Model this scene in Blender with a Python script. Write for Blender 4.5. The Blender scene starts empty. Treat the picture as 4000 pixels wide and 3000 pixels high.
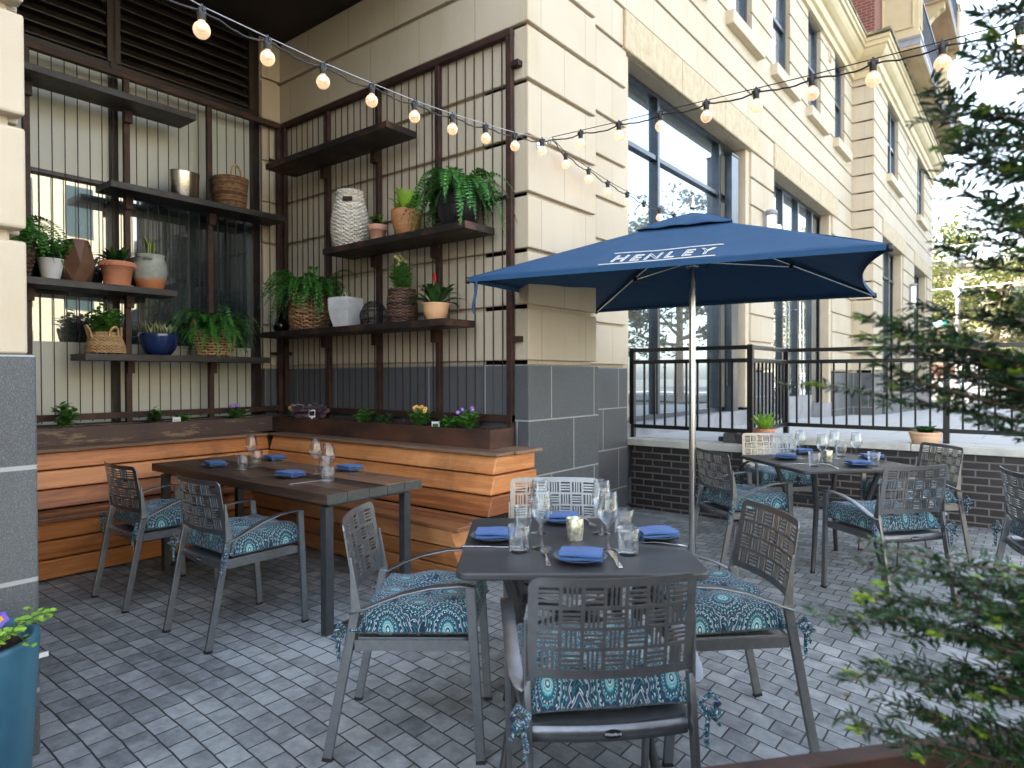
import bpy, math, random
from mathutils import Vector, Matrix
R = math.radians; PI = math.pi
sin, cos = math.sin, math.cos
random.seed(11)
sc = bpy.context.scene; col = sc.collection
V = Vector

# ------------------------------------------------------------------ helpers
class MB:
    """collects shapes and links them as ONE mesh object"""
    def __init__(s):
        s.v = []; s.f = []; s.sm = []; s.t = []; s.uv = []; s.M = None
    def add(s, vs, fs, smooth=False, tint=None, uvs=None):
        o = len(s.v)
        if s.M is not None: vs = [s.M @ V(p) for p in vs]
        s.v.extend([tuple(p) for p in vs])
        if tint is None: tint = random.random()
        for k, f in enumerate(fs):
            s.f.append([o + i for i in f]); s.sm.append(smooth); s.t.append(tint)
            s.uv.append([uvs[i] for i in f] if uvs else None)
    def box(s, x0, x1, y0, y1, z0, z1, tint=None):
        if x0 > x1: x0, x1 = x1, x0
        if y0 > y1: y0, y1 = y1, y0
        vs = [(x, y, z) for z in (z0, z1) for y in (y0, y1) for x in (x0, x1)]
        s.add(vs, [(0,2,3,1),(4,5,7,6),(0,1,5,4),(2,6,7,3),(0,4,6,2),(1,3,7,5)], False, tint)
    def bar(s, p, q, w, h, side=(1,0,0), tint=None):
        """box from p to q; w measured along 'side', h across"""
        p, q = V(p), V(q); d = (q-p).normalized(); a = V(side); a = (a - d*a.dot(d)).normalized(); b = d.cross(a)
        vs = [c + a*(i*w/2) + b*(j*h/2) for c in (p, q) for j in (-1,1) for i in (-1,1)]
        s.add(vs, [(0,2,3,1),(4,5,7,6),(0,1,5,4),(2,6,7,3),(0,4,6,2),(1,3,7,5)], False, tint)
    def prism(s, poly, axis, a, b, tint=None, smooth=False):
        """polygon in the two other axes, pushed from a to b along axis"""
        def P(t, c):
            return (c, t[0], t[1]) if axis == 'x' else (t[0], c, t[1]) if axis == 'y' else (t[0], t[1], c)
        n = len(poly); vs = [P(t, a) for t in poly] + [P(t, b) for t in poly]
        ar = sum(poly[i][0]*poly[(i+1) % n][1] - poly[(i+1) % n][0]*poly[i][1] for i in range(n))
        fl = (ar > 0) == (axis != 'y')
        if b < a: fl = not fl
        fs = [tuple(range(n))[::-1], tuple(range(n, 2*n))] + [(i, (i+1) % n, n+(i+1) % n, n+i) for i in range(n)]
        if not fl: fs = [tuple(f[::-1]) for f in fs]
        s.add(vs, fs, smooth, tint)
    def tube(s, pts, r, n=8, cap=True, smooth=True, tint=None):
        pts = [V(p) for p in pts]; m = len(pts)
        rs = r if isinstance(r, (list, tuple)) else [r]*m
        d0 = (pts[1]-pts[0]).normalized(); a = d0.orthogonal().normalized()
        vs = []; L = 0; us = []
        for i in range(m):
            d = (pts[min(i+1, m-1)] - pts[max(i-1, 0)])
            d = d.normalized() if d.length > 1e-9 else d0
            a = (a - d*a.dot(d));  a = a.normalized() if a.length > 1e-6 else d.orthogonal().normalized()
            b = d.cross(a)
            if i: L += (pts[i]-pts[i-1]).length
            for k in range(n):
                t = 2*PI*k/n
                vs.append(pts[i] + (a*cos(t) + b*sin(t))*rs[i]); us.append((k/n*2*PI*rs[i], L))
        fs = [(i*n+k, i*n+(k+1) % n, (i+1)*n+(k+1) % n, (i+1)*n+k) for i in range(m-1) for k in range(n)]
        s.add(vs, fs, smooth, tint)
        if cap:
            s.add(vs[:n], [tuple(range(n))[::-1]], False, tint); s.add(vs[-n:], [tuple(range(n))], False, tint)
    def lathe(s, prof, n=32, c=(0,0,0), tint=None, smooth=True, wob=None):
        vs = []; us = []; L = 0; m = len(prof)
        for i, (r, z) in enumerate(prof):
            if i: L += math.hypot(r-prof[i-1][0], z-prof[i-1][1])
            for k in range(n+1):
                t = 2*PI*k/n; rr = r*(wob(t, z) if wob else 1)
                vs.append((c[0]+rr*cos(t), c[1]+rr*sin(t), c[2]+z)); us.append((k/n, L))
        w = n+1
        fs = [(i*w+k, i*w+k+1, (i+1)*w+k+1, (i+1)*w+k) for i in range(m-1) for k in range(n)]
        s.add(vs, fs, smooth, tint, us)
    def sheet(s, fn, nu, nv, uvf=None, smooth=True, tint=None, flip=False):
        vs = []; us = []
        for j in range(nv+1):
            for i in range(nu+1):
                a, b = i/nu, j/nv; vs.append(fn(a, b)); us.append(uvf(a, b) if uvf else (a, b))
        w = nu+1
        fs = [(j*w+i, j*w+i+1, (j+1)*w+i+1, (j+1)*w+i) for j in range(nv) for i in range(nu)]
        if flip: fs = [f[::-1] for f in fs]
        s.add(vs, fs, smooth, tint, us)
    def blade(s, pts, ws, side, tint=None, fold=0.0):
        """leaf strip along pts, half widths ws; u across"""
        pts = [V(p) for p in pts]; side = V(side).normalized(); vs = []; us = []; m = len(pts)
        for i in range(m):
            d = (pts[min(i+1, m-1)]-pts[max(i-1, 0)]).normalized(); a = side - d*side.dot(d)
            a = a.normalized() if a.length > 1e-6 else d.orthogonal().normalized(); n = d.cross(a)
            for k in (-1, 0, 1):
                vs.append(pts[i] + a*(k*ws[i]) - n*(fold*ws[i] if k == 0 else 0)); us.append(((k+1)/2, i/(m-1)))
        fs = [(i*3+k, i*3+k+1, (i+1)*3+k+1, (i+1)*3+k) for i in range(m-1) for k in (0, 1)]
        s.add(vs, fs, True, tint, us)
    def leaf(s, p, d, n, l, w, tint=None):
        """small pointed leaf"""
        p = V(p); d = V(d).normalized(); n = V(n); a = d.cross(n)
        a = a.normalized() if a.length > 1e-6 else d.orthogonal().normalized(); u = a.cross(d)
        vs = [p, p+d*l*.35+a*w*.5+u*l*.04, p+d*l*.75+a*w*.36+u*l*.02, p+d*l-u*l*.08, p+d*l*.75-a*w*.36+u*l*.02, p+d*l*.35-a*w*.5+u*l*.04]
        s.add(vs, [(0,1,2,3,4,5)], False, tint, [(.5,0),(1,.35),(.9,.75),(.5,1),(.1,.75),(0,.35)])
    def build(s, name, mat, parent=None, bevel=0, solid=0, seg=2, swap=False):
        me = bpy.data.meshes.new(name); me.from_pydata(s.v, [], s.f)
        me.polygons.foreach_set('use_smooth', s.sm)
        uvl = me.uv_layers.new(name='UVMap'); at = me.attributes.new('tint', 'FLOAT', 'FACE')
        at.data.foreach_set('value', s.t)
        flat = []
        for p in me.polygons:
            u = s.uv[p.index]
            if u is None:
                n = p.normal; ax = max(range(3), key=lambda i: abs(n[i]))
                for vi in p.vertices:
                    c = s.v[vi]; q = (c[1], c[2]) if ax == 0 else (c[0], c[2]) if ax == 1 else (c[0], c[1])
                    if ax == 2 and swap: q = (q[1], q[0])
                    flat.extend(q)
            else:
                for q in u: flat.extend(q)
        uvl.data.foreach_set('uv', flat)
        if mat: me.materials.append(mat)
        me.update()
        o = bpy.data.objects.new(name, me); col.objects.link(o)
        if parent is not None: o.parent = parent
        if solid:
            m = o.modifiers.new('thick', 'SOLIDIFY'); m.thickness = solid; m.offset = 0
        if bevel:
            m = o.modifiers.new('edge', 'BEVEL'); m.width = bevel; m.segments = seg; m.limit_method = 'ANGLE'; m.angle_limit = R(38)
        return o

def tag(o, label=None, cat=None, group=None, kind=None):
    if label: o['label'] = label
    if cat: o['category'] = cat
    if group: o['group'] = group
    if kind: o['kind'] = kind
    return o
def thing(name, label, cat, loc=(0,0,0), rz=0, group=None):
    o = bpy.data.objects.new(name, None); col.objects.link(o); o.empty_display_size = .1
    o.location = loc; o.rotation_euler = (0, 0, rz)
    return tag(o, label, cat, group)
def dup(o, loc=None, rz=None, label=None, group=None, parent=None):
    c = o.copy(); col.objects.link(c)
    if parent is not None: c.parent = parent
    if loc is not None: c.location = loc
    if rz is not None: c.rotation_euler = (0, 0, rz)
    if label: c['label'] = label
    if group: c['group'] = group
    for ch in list(o.children): dup(ch, parent=c)
    return c
def text_shape(body, size, outline=0.0, depth=0.0, space=1.0):
    cu = bpy.data.curves.new('lettering', 'FONT'); cu.body = body; cu.size = size; cu.space_character = space
    cu.align_x = 'CENTER'; cu.extrude = depth
    if outline: cu.fill_mode = 'NONE'; cu.bevel_depth = outline; cu.bevel_resolution = 1
    o = bpy.data.objects.new('lettering', cu); col.objects.link(o)
    dg = bpy.context.evaluated_depsgraph_get(); dg.update()
    me = bpy.data.meshes.new_from_object(o.evaluated_get(dg))
    vs = [tuple(v.co) for v in me.vertices]; fs = [tuple(p.vertices) for p in me.polygons]
    bpy.data.objects.remove(o); bpy.data.curves.remove(cu); bpy.data.meshes.remove(me)
    return vs, fs

# ------------------------------------------------------------------ materials
class NT:
    def __init__(s, name):
        s.m = bpy.data.materials.new(name); s.m.use_nodes = True; s.t = s.m.node_tree
        s.b = s.t.nodes['Principled BSDF']
    def n(s, ty, ins=None, **at):
        o = s.t.nodes.new(ty)
        for k, v in at.items(): setattr(o, k, v)
        for k, v in (ins or {}).items(): s.set(o.inputs[k], v)
        return o
    def set(s, sock, v):
        if isinstance(v, bpy.types.NodeSocket): s.t.links.new(v, sock)
        elif isinstance(v, bpy.types.Node): s.t.links.new(v.outputs[0], sock)
        else:
            if hasattr(sock.default_value, '__len__') and len(sock.default_value) == 4 and len(v) == 3: v = (*v, 1)
            sock.default_value = v
    def p(s, **k):
        for a, v in k.items(): s.set(s.b.inputs[a.replace('_', ' ')], v)
    def ma(s, op, a, b=0.0, c=0.0):
        return s.n('ShaderNodeMath', {0: a, 1: b, 2: c}, operation=op).outputs[0]
    def mix(s, f, a, b, mode='MIX'):
        o = s.n('ShaderNodeMix', data_type='RGBA', blend_type=mode)
        s.set(o.inputs[0], f); s.set(o.inputs[6], a); s.set(o.inputs[7], b); return o.outputs[2]
    def ramp(s, f, stops, interp='LINEAR'):
        o = s.n('ShaderNodeValToRGB', {0: f}); cr = o.color_ramp; cr.interpolation = interp
        while len(cr.elements) > 1: cr.elements.remove(cr.elements[-1])
        cr.elements[0].position = stops[0][0]; cr.elements[0].color = tocol(stops[0][1])
        for p_, c in stops[1:]:
            e = cr.elements.new(p_); e.color = tocol(c)
        return o.outputs[0]
    def coord(s, kind='Object', scale=(1,1,1), loc=(0,0,0)):
        tc = s.n('ShaderNodeTexCoord')
        return s.n('ShaderNodeMapping', {0: tc.outputs[kind], 'Scale': scale, 'Location': loc}).outputs[0]
    def noise(s, vec, scale, detail=4, rough=.55):
        return s.n('ShaderNodeTexNoise', {'Vector': vec, 'Scale': scale, 'Detail': detail, 'Roughness': rough}).outputs[0]
    def tint(s):
        return s.n('ShaderNodeAttribute', attribute_name='tint').outputs[2]
    def bump(s, h, strength=.3, dist=.01):
        s.set(s.b.inputs['Normal'], s.n('ShaderNodeBump', {'Height': h, 'Strength': strength, 'Distance': dist}).outputs[0])
def tocol(c):
    if isinstance(c, (int, float)): c = (c, c, c)
    return (*c, 1) if len(c) == 3 else c

def simple(name, c1, c2=None, sc_=12, rough=.5, metal=0, bump=0, bs=150, bd=.004, rv=0, tint=0, lo=.35, hi=.65, kind='Object', stretch=(1,1,1), **kw):
    t = NT(name); vec = t.coord(kind, stretch)
    c = c1
    if c2 is not None:
        f = t.noise(vec, sc_, 5)
        if tint: f = t.ma('ADD', f, t.ma('MULTIPLY_ADD', t.tint(), tint, -tint/2))
        c = t.ramp(f, [(lo, c1), (hi, c2)])
    t.p(Base_Color=c, Roughness=rough, Metallic=metal, **kw)
    if rv: t.p(Roughness=t.ma('MULTIPLY_ADD', t.noise(vec, sc_*2.3), rv*2, rough-rv))
    if bump: t.bump(t.noise(vec, bs, 3), bump, bd)
    return t.m

M = {}
# cast stone blocks: joints every 0.61 m, courses 0.406 m, seam height 1.454
def stone(name, c1, c2, mort, bw, bh, zoff, ms=.004, sp=0, rough=.75, uoff=0.0, bumpk=.25, stain=None, mb=.3):
    t = NT(name); tc = t.n('ShaderNodeTexCoord')
    uv = t.n('ShaderNodeMapping', {0: tc.outputs['UV'], 'Location': (uoff, -zoff, 0)}).outputs[0]
    br = t.n('ShaderNodeTexBrick', {'Vector': uv, 'Color1': (0.35,)*3, 'Color2': (.65,)*3, 'Mortar': (0,)*3, 'Scale': 1.0,
             'Mortar Size': ms, 'Mortar Smooth': .2, 'Bias': 0.0, 'Brick Width': bw, 'Row Height': bh}, offset=.5)
    ob = t.coord('Object')
    big = t.noise(ob, 1.3, 5); fine = t.noise(ob, 240, 2)
    f = t.ma('ADD', t.ma('MULTIPLY', br.outputs['Color'], .55), t.ma('MULTIPLY_ADD', big, .7, -.15))
    c = t.ramp(f, [(.25, c1), (.75, c2)])
    if sp:
        vo = t.n('ShaderNodeTexNoise', {'Vector': ob, 'Scale': 260.0, 'Detail': 3.0, 'Roughness': .7}).outputs[0]
        c = t.mix(t.ramp(vo, [(.5, 0), (.68, 1)]), c, tuple(min(1, x*sp*.72) for x in c2))
    else:
        c = t.mix(t.ma('MULTIPLY', t.ramp(fine, [(.4, 0), (.7, 1)]), .14), c, tuple(x*.6 for x in c1))
    if stain:
        st = t.noise(t.coord('Object', (1, 1, .25)), 2.2, 6, .65)
        c = t.mix(t.ma('MULTIPLY', t.ramp(st, [(.52, 0), (.75, 1)]), .55), c, stain)
    c = t.mix(br.outputs['Fac'], c, mort)
    t.p(Base_Color=c, Roughness=rough)
    t.bump(t.ma('SUBTRACT', t.ma('MULTIPLY', fine, .25), t.ma('MULTIPLY', br.outputs['Fac'], mb)), bumpk, .006)
    return t.m
CRA, CRB = (.50, .415, .295), (.585, .505, .385)
M['cream'] = stone('cream_cast_stone', CRA, CRB, (.38, .31, .21), .61, .406, 1.454, .005, stain=(.42, .32, .18))
M['cream2'] = simple('cream_trim_stone', (.53,.43,.29), (.60,.505,.36), 2.0, .7, bump=.12, bs=180)
M['cornice'] = simple('painted_cornice', (.52,.42,.24), (.60,.49,.30), 1.6, .6, bump=.08, bs=60)
M['rough'] = simple('rough_faced_stone', (.47,.37,.235), (.57,.47,.32), 14, .85, bump=.6, bs=38, bd=.02, stretch=(1,1,.6))
M['dark'] = stone('dark_ground_stone', (.048,.051,.055), (.085,.09,.095), (.30,.30,.29), .61, .406, 1.454, .006, sp=2.6, rough=.55, uoff=.2, bumpk=.2)
M['dark2'] = stone('dark_pier_stone', (.048,.051,.055), (.085,.09,.095), (.30,.30,.29), 40.0, .406, 1.454, .009, sp=2.6, rough=.55, uoff=11.3, bumpk=.35)
M['brickw'] = stone('ironspot_brick', (.008,.007,.0075), (.04,.026,.023), (.13,.125,.11), .203, .0685, .652, .0075, rough=.45, bumpk=.6, mb=.6)
M['redbrick'] = stone('red_brick', (.16,.045,.03), (.26,.075,.05), (.3,.22,.17), .203, .0685, 0, .008, rough=.8)
M['coping'] = simple('limestone_coping', (.42,.41,.36), (.56,.55,.49), 6, .8, bump=.25, bs=90)
M['mossy'] = simple('weathered_ledge', (.10,.09,.06), (.42,.36,.22), 5, .9, bump=.3, bs=60)
M['louver'] = simple('dark_bronze_louver', (.022,.016,.012), (.036,.027,.02), 5, .5)
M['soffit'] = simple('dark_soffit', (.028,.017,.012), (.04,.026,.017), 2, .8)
M['frame'] = simple('dark_window_frame', (.05,.058,.066), (.07,.08,.09), 6, .28, metal=.6)
M['bronze'] = simple('bronze_frame', (.018,.014,.012), (.03,.023,.019), 6, .4, metal=.3)
M['spandrel'] = simple('pale_spandrel_panel', (.44,.455,.395), (.49,.505,.445), 1.2, .38, rv=.05)
def glass_pane(name, c, k, tint=(.93,.97,1)):
    t = NT(name); t.p(Base_Color=c, Roughness=.25); n = t.noise(t.coord('Object'), .55, 2)
    bp = t.n('ShaderNodeBump', {'Height': n, 'Strength': .11, 'Distance': .03})
    gl = t.n('ShaderNodeBsdfGlossy', {0: (*tint, 1), 'Roughness': .012, 'Normal': bp.outputs[0]})
    lw = t.n('ShaderNodeLayerWeight', {0: .5}); f = t.ma('MINIMUM', t.ma('MULTIPLY_ADD', t.ma('POWER', lw.outputs[1], 2.0), 1-k, k), 1.0)
    mx = t.n('ShaderNodeMixShader', {0: f, 1: t.b.outputs[0], 2: gl.outputs[0]})
    t.t.links.new(mx.outputs[0], t.t.nodes['Material Output'].inputs[0]); return t.m
M['pane'] = glass_pane('dark_window_glass', (.02,.028,.03), .16, (.72,.82,.92))
M['pane2'] = glass_pane('tinted_nook_glass', (.022,.034,.038), .2, (.85,.95,1))
M['sash'] = glass_pane('upper_sash_glass', (.03,.07,.085), .12)
M['sheeting'] = simple('crumpled_plastic_sheeting', (.03,.05,.05), (.25,.32,.30), 3.5, .25, bump=.8, bs=9, bd=.05, lo=.5, hi=.78, stretch=(1,1,.35))
M['rust'] = simple('rusted_steel', (.026,.014,.011), (.062,.027,.018), 9, .62, metal=.25, bump=.2, bs=120, rv=.08)
M['rustbox'] = simple('weathered_steel_planter', (.032,.016,.011), (.095,.038,.019), 3.2, .7, metal=.1, bump=.25, bs=90, rv=.08, stretch=(1,1,2.2))
M['scuffed'] = (lambda t: (t.p(Base_Color=t.mix(t.ramp(t.noise(t.coord('Object',(1,.9,5)), 3.2, 8, .7), [(.55, 0), (.62, 1)]), t.ramp(t.noise(t.coord(), 4, 5), [(.3, (.05,.032,.028)), (.7, (.085,.052,.042))]), (.2,.14,.085)), Roughness=.7), t.m)[1])(NT('scuffed_steel_planter'))
M['shelf'] = simple('blackened_steel_shelf', (.020,.018,.0175), (.045,.041,.039), 7, .5, metal=.35, bump=.1, bs=80, rv=.12, stretch=(1,1,3))
M['shelf2'] = (lambda t: (t.p(Base_Color=t.mix(t.ramp(t.noise(t.coord(), 5, 6, .6), [(.5, 0), (.64, 1)]), (.022,.018,.016), (.10,.042,.028)), Roughness=.55, Metallic=.3), t.m)[1])(NT('rusting_steel_shelf'))
M['railing'] = simple('black_painted_steel', (.004,.0042,.0045), (.007,.007,.0075), 8, .3)
M['gun'] = simple('gunmetal_powder_coat', (.19,.197,.205), (.225,.232,.24), 30, .36, metal=.85, bump=.06, bs=700, bd=.001)
M['gundark'] = simple('dark_powder_coat', (.04,.042,.045), (.055,.057,.06), 20, .45, metal=.4)
M['black'] = simple('black_plastic', (.008,.008,.009), (.014,.014,.015), 20, .4)
M['top'] = simple('matte_charcoal_tabletop', (.03,.031,.034), (.045,.046,.05), 3.5, .42, rv=.1, bump=.05, bs=600, bd=.001)
M['steel'] = simple('polished_steel', (.62,.62,.62), (.72,.72,.71), 9, .14, metal=1, rv=.04)
M['brushed'] = simple('brushed_steel', (.5,.5,.5), (.62,.62,.6), 4, .22, metal=1, stretch=(1,1,.1))
def wood(name, cols, su, sv, rough=.5, bump=.15, tintk=.35, stain=None, kind='UV'):
    t = NT(name); tc = t.n('ShaderNodeTexCoord'); ti = t.tint()
    off = t.n('ShaderNodeCombineXYZ', {0: t.ma('MULTIPLY', ti, 37.0), 1: t.ma('MULTIPLY', ti, 11.0), 2: t.ma('MULTIPLY', ti, 5.0)}).outputs[0]
    va = t.n('ShaderNodeVectorMath', {0: tc.outputs[kind], 1: off}, operation='ADD').outputs[0]
    uv = t.n('ShaderNodeMapping', {0: va, 'Scale': (su, sv, sv)}).outputs[0]
    g = t.noise(uv, 1.0, 6, .62); g2 = t.noise(uv, 6.0, 3)
    f = t.ma('ADD', t.ma('ADD', t.ma('MULTIPLY', g, .75), t.ma('MULTIPLY', g2, .25)), t.ma('MULTIPLY_ADD', ti, tintk, -tintk/2))
    c = t.ramp(f, [(.28 + i*.44/(len(cols)-1), k) for i, k in enumerate(cols)])
    if stain:
        st = t.noise(t.coord('Object'), 2.2, 5, .6)
        c = t.mix(t.ma('MULTIPLY', t.ramp(st, [(.52, 0), (.7, 1)]), stain[1]), c, stain[0])
    t.p(Base_Color=c, Roughness=t.ma('MULTIPLY_ADD', g, .25, rough-.12)); t.bump(g2, bump, .003); return t.m
M['ipe'] = wood('oiled_hardwood', [(.22,.068,.020), (.50,.185,.055), (.68,.30,.11)], 1.1, 20, .52, .2, .42, ((.10,.035,.014), .5))
M['greywood'] = wood('sun_greyed_hardwood', [(.12,.07,.04), (.23,.14,.09), (.34,.24,.17)], 1.5, 24, .6, .25)
M['oldwood'] = wood('dark_reclaimed_timber', [(.014,.008,.005), (.075,.040,.024), (.20,.105,.060)], 1.6, 20, .5, .6, .55, ((.022,.015,.011), .7))
def endgrain():
    t = NT('dark_end_grain'); ti = t.tint(); xyz = t.n('ShaderNodeSeparateXYZ', {0: t.coord()})
    n = t.ma('MULTIPLY', t.noise(t.coord(), 14, 3), .02)
    dy = t.ma('ADD', t.ma('SUBTRACT', xyz.outputs[1], t.ma('MULTIPLY_ADD', ti, .66, -.33)), n); dz = t.ma('SUBTRACT', xyz.outputs[2], t.ma('MULTIPLY_ADD', t.ma('FRACT', t.ma('MULTIPLY', ti, 7.0)), .16, .66))
    r = t.ma('SQRT', t.ma('ADD', t.ma('MULTIPLY', dy, dy), t.ma('MULTIPLY', dz, dz)))
    w = t.ma('MULTIPLY_ADD', t.ma('SINE', t.ma('MULTIPLY', r, 640.0)), .5, .5)
    f = t.ma('ADD', t.ma('MULTIPLY', w, .4), t.ma('MULTIPLY', t.noise(t.coord(), 40, 4), .6))
    t.p(Base_Color=t.ramp(f, [(.25, (.018,.019,.017)), (.75, (.085,.085,.07))]), Roughness=.75); return t.m
M['endgrain'] = endgrain()
M['seatwood'] = wood('worn_hardwood_seat', [(.10,.036,.014), (.22,.085,.032), (.33,.14,.06)], 1.2, 20, .5, .2, .35)
M['leather'] = simple('brown_paper_texture', (.15,.075,.04), (.22,.115,.06), 8, .6, bump=.1)
def clay(name, a, b, s=5, rough=.75, bump=.12): return simple(name, a, b, s, rough, bump=bump, bs=120, rv=.05)
M['terra'] = clay('terracotta', (.50,.19,.11), (.62,.28,.17))
M['terra2'] = clay('pink_terracotta', (.56,.27,.17), (.68,.38,.26), 7)
M['orangepot'] = simple('orange_clay', (.42,.17,.065), (.56,.25,.10), 9, .6, stretch=(1,1,6), bump=.15, bs=30)
M['peach'] = simple('peach_clay', (.68,.36,.17), (.76,.45,.24), 5, .55, bump=.08)
M['peach2'] = clay('pale_terracotta', (.62,.36,.21), (.72,.47,.3))
M['whitepot'] = simple('white_glaze', (.72,.72,.74), (.78,.78,.79), 5, .3)
M['concretepot'] = simple('pale_concrete', (.50,.51,.52), (.62,.62,.62), 9, .8, bump=.15)
M['blueglaze'] = simple('cobalt_glaze', (.008,.018,.07), (.012,.03,.11), 6, .08, Coat_Weight=.6)
M['blackglass'] = simple('black_glass', (.004,.004,.005), (.007,.007,.008), 5, .04)
M['urn'] = (lambda t: (t.p(Base_Color=t.mix(t.ramp(t.ma('ADD', t.n('ShaderNodeSeparateXYZ', {0: t.coord()}).outputs[2], t.ma('MULTIPLY_ADD', t.noise(t.coord(), 18, 4), .05, -.025)), [(.065, 0), (.10, 1)]), (.46,.17,.07), t.ramp(t.noise(t.coord(), 11, 6, .65), [(.35, (.24,.27,.24)), (.65, (.38,.40,.36))])), Roughness=.7), t.m)[1])(NT('half_glazed_urn'))
M['hammered'] = simple('hammered_silver', (.62,.58,.5), (.72,.68,.6), 4, .16, metal=1, bump=.5, bs=75, bd=.004)
M['facet'] = simple('bronze_faceted', (.10,.05,.028), (.17,.088,.05), 4, .5, metal=.2)
M['wicker'] = simple('brown_wicker', (.10,.05,.02), (.30,.17,.08), 30, .65, tint=.5)
M['seagrass'] = simple('tan_seagrass', (.36,.22,.10), (.55,.37,.19), 40, .75, tint=.3)
M['hyacinth'] = simple('brown_rope_weave', (.16,.08,.035), (.36,.2,.1), 30, .6, tint=.4)
M['darkwick'] = simple('dark_bark_weave', (.05,.024,.016), (.17,.09,.06), 30, .6, tint=.5)
M['whiteweave'] = simple('bleached_weave', (.55,.48,.39), (.74,.69,.61), 30, .8, tint=.3)
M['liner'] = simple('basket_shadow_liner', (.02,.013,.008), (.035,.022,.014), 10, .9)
M['wire'] = simple('black_wire', (.012,.011,.011), (.022,.02,.02), 10, .5, metal=.3)
M['soil'] = simple('dark_potting_soil', (.012,.007,.005), (.05,.032,.022), 60, .95, bump=.8, bs=80, bd=.02)
def leafm(name, a, b, rough=.42, tr=.15, tint=.7, sc_=8):
    t = NT(name); f = t.ma('ADD', t.ma('MULTIPLY', t.noise(t.coord(), sc_, 3), .6), t.ma('MULTIPLY_ADD', t.tint(), tint, .2-tint/2))
    t.p(Base_Color=t.ramp(f, [(.2, a), (.8, b)]), Roughness=rough)
    out = t.t.nodes['Material Output']
    tl = t.n('ShaderNodeBsdfTranslucent', {0: t.ramp(f, [(.2, tuple(x*1.5 for x in a)), (.8, tuple(min(1, x*1.6) for x in b))])})
    mx = t.n('ShaderNodeMixShader', {0: tr, 1: t.b.outputs[0], 2: tl.outputs[0]})
    t.t.links.new(mx.outputs[0], out.inputs[0]); return t.m
M['fern'] = leafm('fern_green', (.018,.085,.016), (.075,.25,.035))
M['lime'] = leafm('lime_green', (.13,.30,.03), (.32,.5,.05))
M['green'] = leafm('mid_green', (.035,.13,.02), (.12,.32,.045))
M['deep'] = leafm('deep_green', (.012,.05,.014), (.05,.13,.03))
M['purpleleaf'] = leafm('plum_silver_leaf', (.16,.08,.12), (.38,.33,.34))
M['darkleaf'] = leafm('maroon_leaf', (.03,.018,.016), (.07,.06,.03))
M['yew'] = leafm('yew_needles', (.007,.024,.010), (.036,.095,.026), .35, .15)
M['yewtip'] = leafm('yew_new_growth', (.16,.28,.03), (.34,.45,.05))
M['magnolia'] = leafm('glossy_tree_leaf', (.03,.055,.012), (.16,.165,.04), .35, .25)
M['autumn'] = leafm('reddish_tree_leaf', (.24,.05,.03), (.36,.14,.06), .4, .25)
def snake(name, a, b):
    t = NT(name); u = t.n('ShaderNodeSeparateXYZ', {0: t.n('ShaderNodeTexCoord').outputs['UV']})
    e = t.ma('ABSOLUTE', t.ma('SUBTRACT', u.outputs[0], .5))
    band = t.ma('MULTIPLY_ADD', t.noise(t.coord('UV', (1, 14, 1)), 2, 2), .6, .1)
    t.p(Base_Color=t.mix(t.ramp(e, [(.30, 0), (.34, 1)]), t.ramp(band, [(.3, tuple(x*.5 for x in a)), (.6, a)]), b), Roughness=.4); return t.m
M['snake'] = snake('snake_plant_leaf', (.035,.10,.04), (.42,.42,.12))
M['agave'] = snake('striped_succulent_leaf', (.09,.17,.06), (.62,.60,.34))
M['petalp'] = simple('violet_petal', (.12,.05,.36), (.22,.12,.55), 30, .6)
M['petaly'] = simple('yellow_petal', (.75,.38,.02), (.8,.5,.03), 30, .6)
M['petalr'] = simple('red_bract', (.62,.015,.012), (.75,.04,.02), 30, .45)
M['petalc'] = simple('cream_petal', (.7,.62,.2), (.78,.72,.4), 30, .6)
M['white'] = simple('white_plastic', (.72,.72,.70), (.78,.78,.76), 10, .45)
M['navy'] = None
M['bark'] = simple('tree_bark', (.16,.12,.08), (.30,.23,.15), 14, .9, bump=.6, bs=25, bd=.03, stretch=(1,1,.3))
M['stem'] = simple('plant_stem', (.04,.07,.02), (.09,.13,.04), 20, .6)
M['twig'] = simple('yew_twig', (.035,.022,.012), (.09,.055,.03), 40, .8)
def fabric(name, a, b, sc_=900, rough=.85, sheen=.2, wr=0.0):
    t = NT(name); v = t.coord('Object')
    w1 = t.n('ShaderNodeTexWave', {'Vector': v, 'Scale': sc_/6.28, 'Distortion': .6}, bands_direction='X').outputs[1]
    w2 = t.n('ShaderNodeTexWave', {'Vector': v, 'Scale': sc_/6.28, 'Distortion': .6}, bands_direction='Y').outputs[1]
    f = t.ma('MULTIPLY', t.ma('ADD', w1, w2), .5); g = t.ma('ADD', t.ma('MULTIPLY', f, .5), t.ma('MULTIPLY', t.noise(v, 12, 4), .5))
    t.p(Base_Color=t.ramp(g, [(.25, a), (.75, b)]), Roughness=rough, Sheen_Weight=sheen); t.bump(t.ma('ADD', t.ma('MULTIPLY', f, .08), t.ma('MULTIPLY', t.noise(t.coord('Object', (1,1,2)), 7, 3), wr)), .3, .001 if not wr else .02); return t.m
M['napkin'] = fabric('blue_linen', (.035,.085,.225), (.07,.145,.34), sheen=.05)
M['canvas'] = fabric('navy_canvas', (.008,.050,.125), (.015,.075,.17), 1400, sheen=0, wr=.8)
M['ink'] = simple('white_print', (.62,.63,.62), (.7,.7,.68), 20, .8)
M['plate'] = simple('slate_blue_glaze', (.085,.125,.165), (.11,.155,.2), 12, .28, bump=.03, bs=200)
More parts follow.
